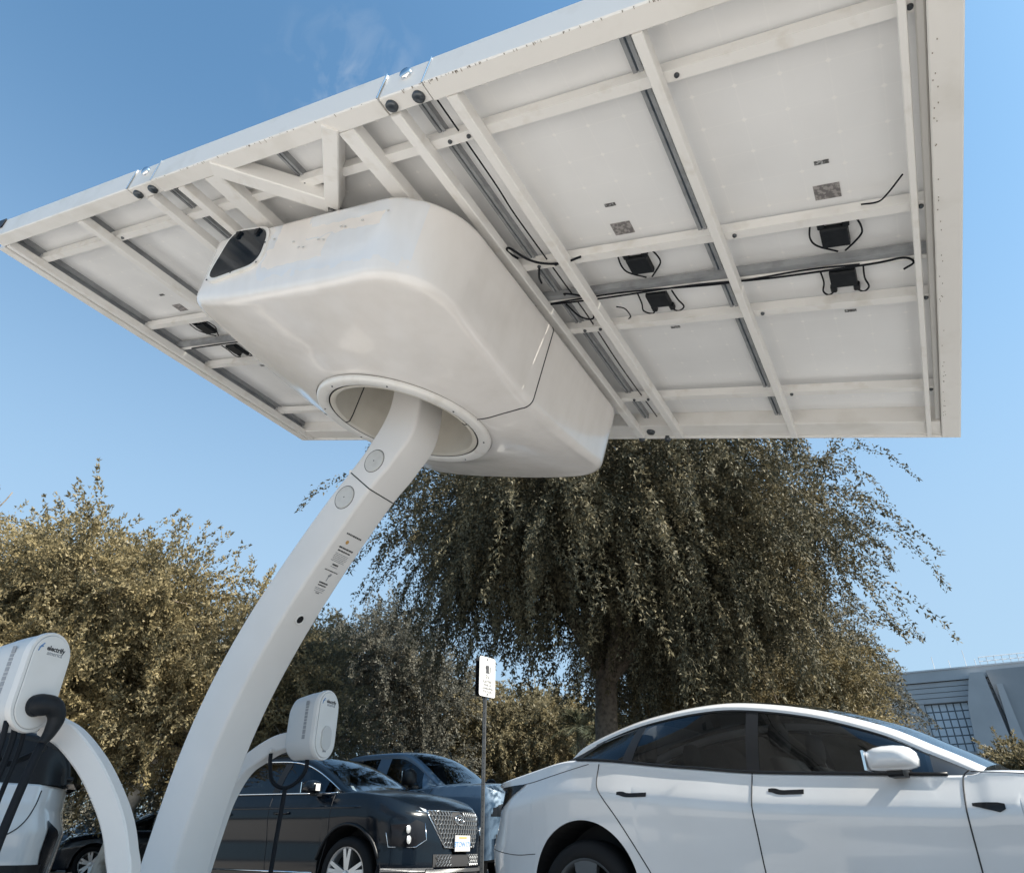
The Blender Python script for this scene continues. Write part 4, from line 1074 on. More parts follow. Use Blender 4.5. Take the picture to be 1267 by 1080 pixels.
for sg in (-1, 1):
    for x0, x1, z in ((-1.86, -1.66, .918), (-.93, -.74, .902)):
        xs = np.linspace(x0, x1, 10); zl = np.array([z, z - .004, z - .012, z - .016] + [z - .017] * 6) ; zh = np.array([z + .014, z + .016, z + .014, z + .006] + [z + .004] * 6)
        h = T.patch('door_handle', xs, zl - .002, zh, 'trim_black', .0025, sg, nz=3)
    # tail lamp wraps the corner
    xs = np.linspace(-3.12, -2.62, 24); hi = np.interp(xs, [-3.12, -2.62], [.992, 1.010]); lo = np.interp(xs, [-3.12, -2.98, -2.90, -2.82, -2.74, -2.62], [.865, .862, .868, .905, .950, 1.006])
    T.patch('tail_lamp', xs, lo, hi, 'lamp_smoke', .007, sg, nz=9)
    # fender camera wedge
    T.patch('side_camera', np.linspace(.025, .155, 6), np.array([.806, .800, .792, .785, .777, .790]), np.array([.818, .82, .82, .819, .818, .812]), 'trim_black', .004, sg, nz=3)
    ys = np.linspace(sg * .35, sg * .85, 10)
    T.fpatch('headlamp', np.linspace(sg * .55, sg * .88, 8), [.60] * 8, [.66] * 8, 'lamp_clear')
ys = np.linspace(-.72, .72, 24); T.fpatch('bumper_inset', ys, [.30] * 24, [.36] * 24, 'trim_black', .003, True)
T.wheel(-2.145, .345, .335, .90, .235, 5, 'rim_dark', style=1); T.wheel(.60, .345, .335, .90, .235, 5, 'rim_dark', style=1)
T.mirror(.165 - .42, 1.012, 'paint_white', sz=(.24, .19, .125))
T.seats((-1.05 + .33, -1.95 + .30), z0=.55, h=.60); T.floor()
v, f = box((-.02, 0, .90), .30, 1.4, .12, None, .03); link('dashboard', v, f, 'interior', T.root)
v, f = lathe([(.175, .0), (.19, .014), (.205, 0), (.19, -.014), (.175, 0)], (-.28, .38, .93), np.array([[0, 1, 0], [.35, 0, .93], [.93, 0, -.35]]), 24); link('steering_wheel', v, f, 'seat_dark', T.root, True)
v, f = box((-.25, .0, 1.0), .02, .36, .22); link('screen', v, f, 'trim_black', T.root)

# ---- black SUV
thS = 30
dS = np.array([math.cos(math.radians(thS)), -math.sin(math.radians(thS))]); Es = np.array([-.624, 9.364])
root = car_root('parked_suv', Es[0] + .0, Es[1], -thS, 'black SUV facing right with honeycomb grille, chrome window line and front licence plate', 'suv', 'cars in the parking lot')
S = Car(root, dict(
    belt=[(-4.75, 1.0), (-4.6, 1.16), (-3.8, 1.205), (-2.8, 1.20), (-1.8, 1.185), (-1.2, 1.175), (-.9, 1.185), (-.6, 1.165), (-.3, 1.125), (-.12, 1.06), (-.03, 1.0), (0, .96)],
    halfw=.95, hw=[(-4.75, .94), (-4, 1), (0, 1)], crown=[(-4.75, .0), (-1, .06), (0, .05)], nose=.62, tail=.5, npow=2.8,
    sect=[(0, .93), (.1, .97), (.3, .985), (.5, .975), (.62, .985), (.75, 1.0), (.85, .99), (.93, .965), (1.0, .93), (1.2, .9)],
    fbump=[(.2, -.16), (.32, -.03), (.45, .02), (.7, .015), (.95, -.03), (1.05, -.10), (1.15, -.2)], rbump=[(.2, .1), (.5, 0), (.9, .05), (1.2, .15)],
    rocker=[(-4.75, .36), (-4.3, .3), (-3.8, .24), (-.6, .24), (0, .26)], arches=[(-.87, .42, .42), (-3.63, .42, .42)], cabin=(-4.3, -.95), fillet=.03, crease=28,
    rail=[(-4.62, .60, 1.19), (-4.50, .62, 1.36), (-4.25, .64, 1.52), (-3.7, .65, 1.60), (-3.0, .655, 1.635), (-2.3, .655, 1.625), (-1.95, .65, 1.585), (-1.70, .655, 1.50), (-1.45, .675, 1.375), (-1.20, .71, 1.24), (-.98, .75, 1.165)], roofcrown=.05))
S.body('paint_black')
S.green('paint_black', 'glass_dark', (-4.2, -1.98), ('glass_dark', 'glass_clear'), band=.05)
for sg in (-1, 1):
    S.pane('window', -2.12, -1.36, 'glass_dark', sg=sg, n=14, lean=(-.02, -.1)); S.pane('window', -3.15, -2.22, 'glass_dark', sg=sg, lean=(.0, -.02)); S.pane('window', -4.2, -3.25, 'glass_dark', sg=sg, lean=(.1, 0))
    S.pane('window_pillar', -2.225, -2.115, 'trim_black', sg=sg, off=.004, lean=(-.02, -.02)); S.pane('window_pillar', -3.255, -3.145, 'trim_black', sg=sg, off=.004)
    pts = [(x, sg * (float(S.side(x, S.zt(x) - .03)) - .008), float(S.zt(x)) + .004) for x in np.linspace(-4.2, -1.16, 40)]
    pts += [(x, sg * (S.win_edge(x)[0] + .016), S.win_edge(x)[1] - S.band * .9) for x in np.linspace(-1.22, -2.1, 16)] + [(x, sg * (S.win_edge(x)[0] + .016), S.win_edge(x)[1] - S.band * .9) for x in np.linspace(-2.1, -4.2, 24)]
    v, f = tube(pts, .008, 6); link('chrome_line', v, f, 'chrome', S.root, True)
    rr_ = [(x, sg * .62, 1.69 - .04 * abs(x + 2.9) ** 1.6 * .5) for x in np.linspace(-4.0, -2.1, 14)]
    v, f = tube(rr_, .014, 6); link('roof_bar', v, f, 'trim_black', S.root, True)
S.bothline('door_gap', [(-2.17, 1.18), (-2.15, .8), (-2.1, .35)], r=.004); S.bothline('door_gap', [(-1.16, 1.16), (-1.17, .8), (-1.22, .55), (-1.28, .32)], r=.004); S.bothline('door_gap', [(-3.2, 1.18), (-3.25, .9), (-3.2, .7)], r=.004)
S.bothline('sill_trim', [(-3.1, .40), (-1.35, .38)], 'chrome', r=.010, sp=False)
for sg in (-1, 1):
    for x0 in (-2.05, -3.05):
        v, f = tube([S.pt(x, .98, sg, .012 + .016 * math.sin(PI * (x - x0) / .24)) for x in np.linspace(x0, x0 + .24, 8)], .014, 8); link('door_handle', v, f, 'paint_black', S.root, True)
    # arch lip
    v, f = tube([S.pt(-.87 + .435 * math.cos(a), .42 + .435 * math.sin(a), sg, .006) for a in np.linspace(.25, PI - .2, 26)], .018, 8); link('arch_lip', v, f, 'trim_black', S.root, True)
    v, f = tube([S.pt(-3.63 + .435 * math.cos(a), .42 + .435 * math.sin(a), sg, .006) for a in np.linspace(.25, PI - .2, 26)], .018, 8); link('arch_lip', v, f, 'trim_black', S.root, True)
# side creases as raised soft ribs
S.bothline('body_crease', [(-4.3, 1.06), (-2.5, 1.04), (-1.4, 1.03), (-.7, 1.02)], 'paint_black', r=.02, off=-.013)
# face: grille, lamps, emblem, plate
def fstrip(C, name, pts, mat, r, parent=None, off=.012):
    v, f = tube([C.front(y, z, off) for y, z in pts], r, 6); return link(name, v, f, mat, parent or C.root, True)
ys = np.linspace(-.50, .50, 22); lo = np.interp(np.abs(ys), [0, .30, .50], [.62, .63, .92]); gb = S.fpatch('grille', ys, lo, [.985] * 22, 'seam_dark', .006, nz=6)
mb = MB(); hx = .052
for r in range(8):
    for c in range(-10, 11):
        y = c * hx * 1.0 + (hx / 2 if r % 2 else 0); z = .965 - r * .045
        if abs(y) > np.interp(z, [.62, .66, .92, 1.0], [.27, .31, .48, .48]) or (abs(y) < .11 and .85 < z < .97): continue
        a = [PI / 6 + k * PI / 3 for k in range(7)]
        v, f = tube([S.front(y + hx * .50 * math.cos(q), z + .028 * math.sin(q), .016) for q in a], .0055, 4, caps=False); mb.add(v, f)
tag(mb.build('grille_mesh', 'grille_steel', gb), kind='stuff')
fstrip(S, 'grille_frame', [(-.50, .985), (-.25, .99), (0, .992), (.25, .99), (.50, .985), (.50, .93), (.30, .63), (0, .615), (-.30, .63), (-.50, .93), (-.50, .985)], 'chrome', .009, gb)
em = link('emblem', *tube([S.front(.085 * math.cos(a), .905 + .048 * math.sin(a), .03) for a in np.linspace(0, 2 * PI, 24)], .008, 6), 'chrome', gb, True)
for pts in ([(-.045, .875), (-.030, .935)], [(.030, .875), (.045, .935)], [(-.036, .898), (.036, .912)]): fstrip(S, 'emblem_bar', pts, 'chrome', .008, em, .032)
for sg in (-1, 1):
    o = S.fpatch('running_lamp', np.linspace(sg * .50, sg * .90, 12), np.interp(np.linspace(.5, .9, 12), [.5, .62, .9], [.975, .99, 1.015]), np.interp(np.linspace(.5, .9, 12), [.5, .62, .9], [1.00, 1.04, 1.055]), 'lamp_clear', .008)
    fstrip(S, 'lamp_trim', [(sg * .48, .965), (sg * .62, .982), (sg * .9, 1.008)], 'chrome', .007, o)
    ysn = np.linspace(sg * .56, sg * .86, 12); a_ = np.abs(ysn)
    cl = S.fpatch('headlamp', ysn, np.interp(a_, [.56, .66, .86], [.70, .63, .64]), np.interp(a_, [.56, .66, .86], [.86, .90, .90]), 'lamp_smoke', .010)
    fstrip(S, 'lamp_trim', [(sg * .56, .86), (sg * .56, .70), (sg * .67, .63), (sg * .87, .63), (sg * .88, .90)], 'chrome', .006, cl)
    for z in (.70, .80):
        c = S.front(sg * .74, z, .018); v, f = lathe([(0, .012), (.03, .010), (.042, 0)], c, np.array([[0, 1, 0], [0, 0, 1], [1, 0, 0.]]), 18); link('lamp_lens', v, f, 'lamp_clear', cl, True)
    S.fpatch('lower_lamp', np.linspace(sg * .46, sg * .90, 8), [.40] * 8, [.435] * 8, 'chrome', .02)
mb = MB()
for r in range(3):
    for c in range(-9, 10):
        y = c * .05 + (.025 if r % 2 else 0); z = .535 - r * .035
        if abs(y) > .42 or (abs(y) < .19): continue
        v, f = tube([S.front(y + .024 * math.cos(q), z + .02 * math.sin(q), .014) for q in [k * PI / 2 for k in range(5)]], .004, 4, caps=False); mb.add(v, f)
lg = S.fpatch('lower_grille', np.linspace(-.46, .46, 16), [.44] * 16, [.56] * 16, 'seam_dark', .006); tag(mb.build('grille_mesh', 'grille_steel', lg), kind='stuff')
S.fpatch('skid_plate', np.linspace(-.55, .55, 18), [.385] * 18, [.42] * 18, 'chrome', .03)
pc = S.front(0, .665, .04)
v, f = box(pc, .31, .012, .16, np.array([[0, 1, 0], [1, 0, 0], [0, 0, 1.]]), .004); lp = link('licence_plate', v, f, 'plate_white', S.root)
text_obj('lettering', '8TOW171', .075, pc + np.array([.008, 0, -.012]), np.array([[0, 1, 0], [0, 0, 1], [1, 0, 0.]]), 'ink_blue', lp, .001)
v, f = box(pc + np.array([.0075, 0, .058]), .16, .002, .016, np.array([[0, 1, 0], [1, 0, 0], [0, 0, 1.]])); link('plate_script', v, f, 'orange_dot', lp)
S.wheel(-.87, .37, .365, .93, .262, 5, 'rim_silver'); S.wheel(-3.63, .37, .365, .93, .262, 5, 'rim_silver')
S.mirror(-1.40, 1.235, 'paint_black', sz=(.2, .22, .155))
v, f = box(np.array([-1.29, -1.06, 1.235]), .006, .07, .075); link('mirror_sticker', v, f, 'plate_white', S.root)
v, f = box(np.array([-1.28, -.45, 1.25]), .004, .05, .09, np.array([[.7, 0, .7], [0, 1, 0], [-.7, 0, .7]])); link('screen_sticker', v, f, 'plate_white', S.root)
S.seats((-1.9, -2.9), z0=.75, h=.62); S.floor(.28)
v, f = box((-1.25, 0, 1.08), .35, 1.45, .12, None, .03); link('dashboard', v, f, 'interior', S.root)

# ---- blue-grey pickup behind the SUV
thP = 31
root = car_root('parked_pickup', -.109, 12.238, -thP, 'blue grey crew cab pickup truck standing behind the black SUV', 'pickup', 'cars in the parking lot')
Q = Car(root, dict(
    belt=[(-5.4, 1.35), (-5.2, 1.38), (-3.1, 1.38), (-2.9, 1.36), (-1.5, 1.375), (-.85, 1.40), (-.6, 1.42), (.2, 1.40), (.42, 1.33), (.5, 1.25)],
    halfw=1.0, hw=[(-5.4, 1), (.5, 1)], crown=[(-5.4, .0), (-.6, .08), (.5, .06)], nose=.3, tail=.12, npow=3, tpow=4,
    sect=[(0, .94), (.2, .985), (.55, .985), (.72, 1.0), (.88, .99), (1.0, .95), (1.2, .92)],
    fbump=[(.2, -.1), (.4, .02), (1.1, 0), (1.4, -.08)], rbump=[(0, 0), (2, 0)], rocker=[(-5.4, .6), (-4.9, .5), (-4.6, .42), (0, .42), (.5, .5)], arches=[(-.42, .5, .50), (-4.1, .5, .50)], cabin=(-3.0, -.7), fillet=.03,
    rail=[(-3.02, .70, 1.38), (-2.98, .70, 1.60), (-2.88, .70, 1.82), (-2.6, .70, 1.925), (-2.1, .70, 1.945), (-1.6, .70, 1.935), (-1.35, .70, 1.88), (-1.1, .72, 1.74), (-.8, .76, 1.53), (-.62, .79, 1.42)], roofcrown=.05))
Q.body('paint_blue'); Q.green('paint_blue', 'glass_dark', (-2.75, -1.42), ('glass_dark', 'glass_clear'), band=.075)
for sg in (-1, 1):
    Q.pane('window', -1.72, -.92, 'glass_dark', sg=sg, lean=(-.02, -.12), low=.01); Q.pane('window', -2.85, -1.95, 'glass_dark', sg=sg, lean=(.02, -.02), low=.01)
    Q.pane('window_pillar', -1.955, -1.715, 'paint_blue', sg=sg, off=.004, lean=(-.02, -.02)); Q.pane('window_pillar', -3.0, -2.845, 'paint_blue', sg=sg, off=.004, lean=(.05, .02))
    Q.pane('window_pillar', -.925, -.72, 'paint_blue', sg=sg, off=.004, lean=(-.12, -.04))
Q.bothline('door_gap', [(-1.83, 1.36), (-1.82, .5)], sp=False, r=.005); Q.bothline('door_gap', [(-.70, 1.38), (-.86, 1.2), (-.86, .5)], sp=False, r=.005)
Q.wheel(-.42, .42, .42, .98, .25, 5); Q.wheel(-4.1, .42, .42, .98, .25, 5)
Q.mirror(-1.0, 1.53, 'trim_black', y=.98, sz=(.16, .24, .26)); Q.fpatch('grille', np.linspace(-.7, .7, 16), [.75] * 16, [1.2] * 16, 'trim_black'); Q.seats((-1.5, -2.5), z0=.95, h=.62); Q.floor(.45)
for sg in (-1, 1): Q.fpatch('headlamp', np.linspace(sg * .72, sg * .93, 6), [1.0] * 6, [1.2] * 6, 'lamp_smoke')
Q.fpatch('bumper', np.linspace(-.9, .9, 16), [.45] * 16, [.78] * 16, 'trim_black', .05)

# ---- generic distant cars
def simple_car(name, x, y, hd, label, cat, mat, L=4.6, H=1.42, blt=.92, hw=.9, suv=False, wheel_r=.32, glass_m='glass_clear'):
    root = car_root(name, x, y, hd, label, cat, 'cars in the parking lot')
    k = H / 1.42
    belt = [(-L, blt * .93), (-L + .15, blt * 1.03), (-L * .75, blt * 1.06), (-L * .5, blt * 1.01), (-1.55, blt), (-1.2, blt), (-.5, blt * .90), (-.12, blt * .76), (0, blt * .66)]
    if suv: rail = [(-L + .1, .56, blt * 1.03), (-L + .25, .58, H * .88), (-L + .6, .60, H * .97), (-L * .6, .61, H), (-L * .48, .6, H * .985), (-1.95, .61, H * .93), (-1.6, .64, H * .82), (-1.25, .7, blt * 1.01)]
    else: rail = [(-L + .45, .55, blt * 1.06), (-L + .95, .58, H * .87), (-L * .68, .59, H * .97), (-L * .55, .6, H), (-L * .47, .6, H * .985), (-1.95, .61, H * .93), (-1.6, .64, H * .82), (-1.15, .7, blt * 1.0)]
    C = Car(root, dict(belt=belt, halfw=hw, hw=[(-L, .93), (-L * .8, 1), (0, .95)], crown=[(-L, .02), (0, .04)], nose=.45, tail=.35,
        sect=[(0, .93), (.1, .97), (.4, .98), (.7, 1.0), (.85, .985), (1, .93), (1.2, .9)], fbump=[(.2, -.1), (.4, 0), (.6, 0), (.8, -.1), (1, -.25)], rbump=[(.2, .1), (.5, 0), (.9, .05), (1.1, .12)],
        rocker=[(-L, .32), (-L * .88, .26), (-.5, .22), (0, .24)], arches=[(-.88, wheel_r, wheel_r + .05), (-L + .98, wheel_r, wheel_r + .05)], cabin=(-L + .4, -1.2), rail=rail, nx=110, crease=30))
    C.body(mat); C.green(mat, 'glass_dark', (-L + (.5 if suv else 1.05), -1.98), (glass_m, glass_m), band=.045)
    for sg in (-1, 1):
        C.pane('window', -L * .5 + .05, -1.42, 'glass_tint', sg=sg, lean=(0, -.12)); C.pane('window', -L + .95, -L * .5 - .05, 'glass_tint', sg=sg, lean=(.12, 0))
        C.pane('window_pillar', -L * .5 - .055, -L * .5 + .055, 'trim_black', sg=sg, off=.004)
        C.fpatch('headlamp', np.linspace(sg * .5, sg * .80, 7), [blt * .66] * 7, [blt * .76] * 7, 'lamp_clear'); C.fpatch('tail_lamp', np.linspace(sg * .45, sg * .8, 7), [blt * .85] * 7, [blt * .97] * 7, 'lamp_smoke', rear=True)
        pts = [(x, sg * (float(C.side(x, C.zt(x) - .03)) - .008), float(C.zt(x)) + .004) for x in np.linspace(-L + .9, -1.4, 30)]
        v, f = tube(pts, .007, 6); link('chrome_line', v, f, 'chrome', C.root, True)
    C.bothline('door_gap', [(-L * .5, blt * .98), (-L * .5, .35)], sp=False, r=.004); C.bothline('door_gap', [(-1.3, blt * .98), (-1.35, .35)], sp=False, r=.004)
    C.wheel(-.88, wheel_r, wheel_r, hw - .02, wheel_r * .68, 6); C.wheel(-L + .98, wheel_r, wheel_r, hw - .02, wheel_r * .68, 6)
    C.mirror(-1.42, blt + .06, mat, sz=(.15, .18, .12)); C.fpatch('grille', np.linspace(-.4, .4, 10), [.42] * 10, [.60] * 10, 'trim_black'); C.seats((-1.9, -2.8), z0=.5, h=.55); C.floor()
    return C
simple_car('parked_car', -9.6, 16.9, 200, 'dark navy saloon with silver wheels seen through the curved charger arm', 'car', 'paint_navy', L=4.7, H=1.36, blt=.90)
simple_car('parked_suv', -8.6, 21.2, 200, 'dark SUV in shade just left of the column foot', 'suv', 'paint_black', L=4.7, H=1.62, blt=1.05, suv=True, wheel_r=.36)
simple_car('parked_car', -13.8, 22.5, 196, 'blue grey car half hidden behind the dark navy saloon', 'car', 'paint_blue', L=4.6, H=1.40, blt=.92)
simple_car('parked_car', 3.6, 24.0, 184, 'pale car parked far back under the weeping tree', 'car', 'paint_white', L=4.6, H=1.42, blt=.93)

# ---- white hatchback, far left, seen at its rear quarter
thH = 207
fr = np.array([math.cos(math.radians(thH)), math.sin(math.radians(thH))])
rearpt = np.array([-3.50, 6.15]) - .9 * np.array([-math.sin(math.radians(thH)), math.cos(math.radians(thH))])   # rear end in plan
fc = rearpt + fr * 4.2
root = car_root('parked_hatchback', fc[0], fc[1], thH, 'white hatchback cut off by the left frame edge, dark glass above a white tail', 'car', 'cars in the parking lot')
L = 4.2
Hb = Car(root, dict(
    belt=[(-L, 1.0), (-L + .06, 1.06), (-L * .75, 1.07), (-L * .5, 1.03), (-1.5, 1.0), (-1.1, .99), (-.5, .93), (-.12, .8), (0, .72)],
    halfw=.9, hw=[(-L, .96), (-L * .8, 1), (0, .95)], crown=[(-L, .02), (0, .04)], nose=.45, tail=.22, tpow=3,
    sect=[(0, .93), (.1, .98), (.4, .985), (.62, 1.0), (.78, .985), (.86, .985), (1, .93), (1.2, .9)], fbump=[(.2, -.1), (.4, 0), (.6, 0), (.8, -.1), (1, -.25)], rbump=[(.2, .14), (.45, .02), (.75, 0), (.9, .05), (1.1, .06)],
    rocker=[(-L, .42), (-L * .9, .36), (-.5, .22), (0, .24)], arches=[(-.85, .33, .38), (-L + .92, .28, .34)], cabin=(-L + .3, -1.1),
    rail=[(-L + .04, .60, 1.08), (-L + .10, .62, 1.26), (-L + .30, .64, 1.42), (-L * .7, .64, 1.52), (-L * .5, .64, 1.55), (-1.9, .64, 1.48), (-1.4, .67, 1.24), (-1.05, .72, 1.0)], nx=120, crease=28))
Hb.body('paint_white'); Hb.green('paint_white', 'glass_dark', (-L + .32, -1.95), ('glass_dark', 'glass_clear'), band=.05, rail_mat='trim_black')
for sg in (-1, 1):
    Hb.pane('window', -L * .5, -1.45, 'glass_dark', sg=sg, lean=(0, -.1)); Hb.pane('window', -L * .5 - .95, -L * .5 - .08, 'glass_dark', sg=sg)
    Hb.pane('window_pillar', -L * .5 - .09, -L * .5 + .01, 'trim_black', sg=sg, off=.004); Hb.pane('rear_quarter_panel', -L + .02, -L * .5 - .94, 'trim_black', sg=sg, off=.006, lean=(.06, 0))
    Hb.line('panel_gap', [(-L + .16, 1.02), (-L + .18, .9), (-L + .27, .76), (-L + .42, .67), (-L + .5, .655), (-L + 1.2, .65)], sg=sg, r=.005)
    Hb.patch('tail_lamp', np.linspace(-L + .012, -L + .075, 5), [.45, .44, .44, .50, .60], [.72, .76, .78, .80, .82], 'lamp_smoke', .010, sg, nz=9)
    Hb.patch('lower_cladding', np.linspace(-L + .05, -L + .62, 12), [.40] * 12, [.52] * 12, 'trim_black', .012, sg, nz=9)
    Hb.line('arch_crease', [(-L + .60, .74), (-L + .66, .84), (-L + .78, .90), (-L + .95, .92)], 'paint_white', r=.02, off=-.012, sg=sg)
v, f = box((-L + .06, 0, 1.12), .10, 1.2, .03, None, .01); link('spoiler', v, f, 'trim_black', Hb.root)
Hb.wheel(-.85, .33, .32, .88, .22, 5); Hb.wheel(-L + .92, .30, .30, .88, .21, 5); Hb.mirror(-1.35, 1.08, 'paint_white', sz=(.15, .18, .12)); Hb.seats((-1.9, -2.7), z0=.55, h=.55); Hb.floor(.26)
# ------------------------------------------------------------------ parking sign on its post
sgx, sgy = -.303, 8.159
root = empty('parking_sign', (sgx, sgy, 0), off=True); tag(root, 'small white parking sign on a thin metal post between the SUV and the white saloon', 'sign')
v, f = box((sgx, sgy, 1.24), 2.46, .04, .032, np.array([[0, 0, 1.], [1, 0, 0], [0, 1, 0]]), .006); link('post', v, f, 'steel_pole', root)
mb = MB()
for i in range(46):
    v, f = lathe([(0, 0), (.0055, 0)], (sgx, sgy - .0165, .15 + i * .05), np.array([[1, 0, 0], [0, 0, 1.], [0, -1, 0]]), 8); mb.add(v, f)
mb.build('post_holes', 'seam_dark', root)
SA = math.radians(30); sx = np.array([math.cos(SA), -math.sin(SA), 0]); sx = np.array([math.cos(math.radians(-52)), -math.sin(math.radians(-52)) * -1, 0])
sx = np.array([.64, .77, 0]); sn = np.array([.77, -.64, 0])
SC3 = np.array([sgx, sgy, 2.285]) + sn * .03
SAX = np.array([sx, [0, 0, 1.], sn])
def rplate(c, w_, h_, r, d, ax, n=6):
    out = []
    for (cx, cy, a0) in ((w_ - r, h_ - r, 0), (-w_ + r, h_ - r, PI / 2), (-w_ + r, -h_ + r, PI), (w_ - r, -h_ + r, 1.5 * PI)):
        for a in np.linspace(a0, a0 + PI / 2, n): out.append((cx + r * math.cos(a), cy + r * math.sin(a)))
    return sweep_pts([np.array([np.asarray(c) + ax[0] * x + ax[1] * y + ax[2] * z for x, y in out]) for z in (0, d)])
v, f = rplate(SC3, .135, .215, .03, .003, SAX); sp_ = link('sign_plate', v, f, 'sign_white', root)
v, f = rplate(SC3 - sn * .05 + sx * .0, .14, .215, .03, .003, SAX); link('back_plate', v, f, 'trim_black', root)
o = SC3 + sn * .0042
# charging symbol and lines of small lettering
mb = MB()
for dx, dz, a, b in ((0, .085, .05, .075), (.045, .08, .012, .06), (0, .042, .07, .010), (-.028, .095, .012, .03)):
    v, f = box(o + sx * dx + np.array([0, 0, dz]), a, b, .001, SAX); mb.add(v, f)
mb.build('charging_symbol', 'ink', sp_)
text_obj('lettering', 'EV', .06, o + np.array([0, 0, -.005]), SAX, 'ink', sp_)
for k, tx in enumerate(('ELECTRIC', 'VEHICLE', 'CHARGING', 'STATION')):
    text_obj('lettering', tx, .036, o + np.array([0, 0, -.055 - k * .036]), SAX, 'ink', sp_)
for dz in (.19, -.19):
    v, f = lathe([(0, .006), (.008, .005), (.010, 0)], o + np.array([0, 0, dz]), SAX, 10); link('sign_bolt', v, f, 'bolt', sp_)

# thin lamp post far left
lp_ = unp(70, 940, 17); root = empty('lamp_post', (lp_[0], lp_[1], 0), off=True); tag(root, 'thin pale lamp post rising behind the white hatchback', 'lamp post')
v, f = tube([(lp_[0], lp_[1], 0), (lp_[0], lp_[1], 2.4), (lp_[0], lp_[1], 3.0)], [.09, .08, .08], 10); link('post', v, f, 'charger_side', root)
v, f = box((lp_[0] + .0, lp_[1], 3.05), .5, .3, .1, None, .03); link('lamp_head', v, f, 'charger_side', root)

# ------------------------------------------------------------------ trees
def leaves(P, D, size, aspect, r, spread=1.0):
    """quads at points P, roughly along D with random twist"""
    n = len(P); rnd = r.normal(size=(n, 3)); a = D * .8 + rnd * .55 * spread; a /= np.linalg.norm(a, axis=1)[:, None]
    b = np.cross(a, r.normal(size=(n, 3))); b /= np.linalg.norm(b, axis=1)[:, None]
    L = (size * r.uniform(.6, 1.3, n))[:, None]; w_ = L * aspect
    V = np.stack([P - b * w_ * .55 + a * L * .1, P + b * w_ * .55 + a * L * .25, P + a * L], 1).reshape(-1, 3)
    return V
def quads_obj(name, V, mat, parent):
    n = len(V) // 3; V = V - OFF[parent.name] if parent.name in OFF else V
    me = bpy.data.meshes.new(name); me.vertices.add(n * 3); me.vertices.foreach_set('co', V.astype(np.float32).ravel())
    me.loops.add(n * 3); me.loops.foreach_set('vertex_index', np.arange(n * 3, dtype=np.int32))
    me.polygons.add(n); me.polygons.foreach_set('loop_start', np.arange(n, dtype=np.int32) * 3); me.polygons.foreach_set('loop_total', np.full(n, 3, np.int32))
    me.materials.append(MAT[mat]); me.update(calc_edges=True); me.validate()
    o = bpy.data.objects.new(name, me); COL.objects.link(o); o.parent = parent; o['kind'] = 'stuff'; return o
def strands(r, lobes, n, L, K_, droop, outw=.6, shell=.55, upw=0.0, jit=.35):
    """lobes: (x,y,z, rx,ry,rz, weight). Twigs start through the shell of the lobes and bend down by droop"""
    lb = np.array(lobes, float); wt = lb[:, 6] / lb[:, 6].sum(); idx = r.choice(len(lb), n, p=wt)
    d = r.normal(size=(n, 3)); d /= np.linalg.norm(d, axis=1)[:, None]
    rad = shell + (1 - shell) * r.uniform(0, 1, n) ** .6
    S = lb[idx, :3] + d * rad[:, None] * lb[idx, 3:6]
    dirv = d * outw + r.normal(size=(n, 3)) * jit; dirv[:, 2] += upw; dirv /= np.linalg.norm(dirv, axis=1)[:, None]
    len_ = L * r.uniform(.45, 1.25, n); P, D = [], []; p = S.copy(); v = dirv.copy(); dr = droop * r.uniform(.6, 1.4, n)
    for k in range(K_):
        v[:, 2] -= dr / K_; v += r.normal(size=(n, 3)) * .05; v /= np.linalg.norm(v, axis=1)[:, None]
        p = p + v * (len_ / K_)[:, None]; P.append(p.copy()); D.append(v.copy())
    return np.array(P), np.array(D)          # K,n,3
def limbs(parent, base, r0, lobes, r, name='limb', mat='bark', top=None, n=None, wob=.25, thin=.025):
    """trunk up to a fork, then one limb per lobe"""
    fork = np.array(top, float); base = np.array(base, float)
    mid = base + (fork - base) * .5 + np.array([r.normal() * wob * .4, r.normal() * wob * .2, 0])
    T = spline([base, mid, fork], 8); rads = np.interp(np.linspace(0, 1, len(T)), [0, .12, 1], [r0 * 1.25, r0, r0 * .78])
    v, f = tube(T, rads, 14); v = v + r.normal(size=v.shape) * r0 * .02; link('trunk', v, f, mat, parent, True)
    for i, l in enumerate(lobes[:n]):
        c = np.array(l[:3]); m_ = fork + (c - fork) * .45 + np.array([r.normal() * wob, r.normal() * wob, .3 + r.normal() * wob])
        Q_ = spline([fork - (fork - base) * .06, m_, c + r.normal(size=3) * .2], 8); v, f = tube(Q_, np.linspace(r0 * .48, thin, len(Q_)), 8); link(name, v, f, mat, parent, True)
        for q in range(4):
            t = r.uniform(.45, .95); a = Q_[int(t * (len(Q_) - 1))]; e = c + r.normal(size=3) * np.array(l[3:6]) * .55
            B = spline([a, (a + e) / 2 + r.normal(size=3) * wob, e], 5); v, f = tube(B, np.linspace(r0 * .14, .012, len(B)), 5); link('branch', v, f, mat, parent, True)
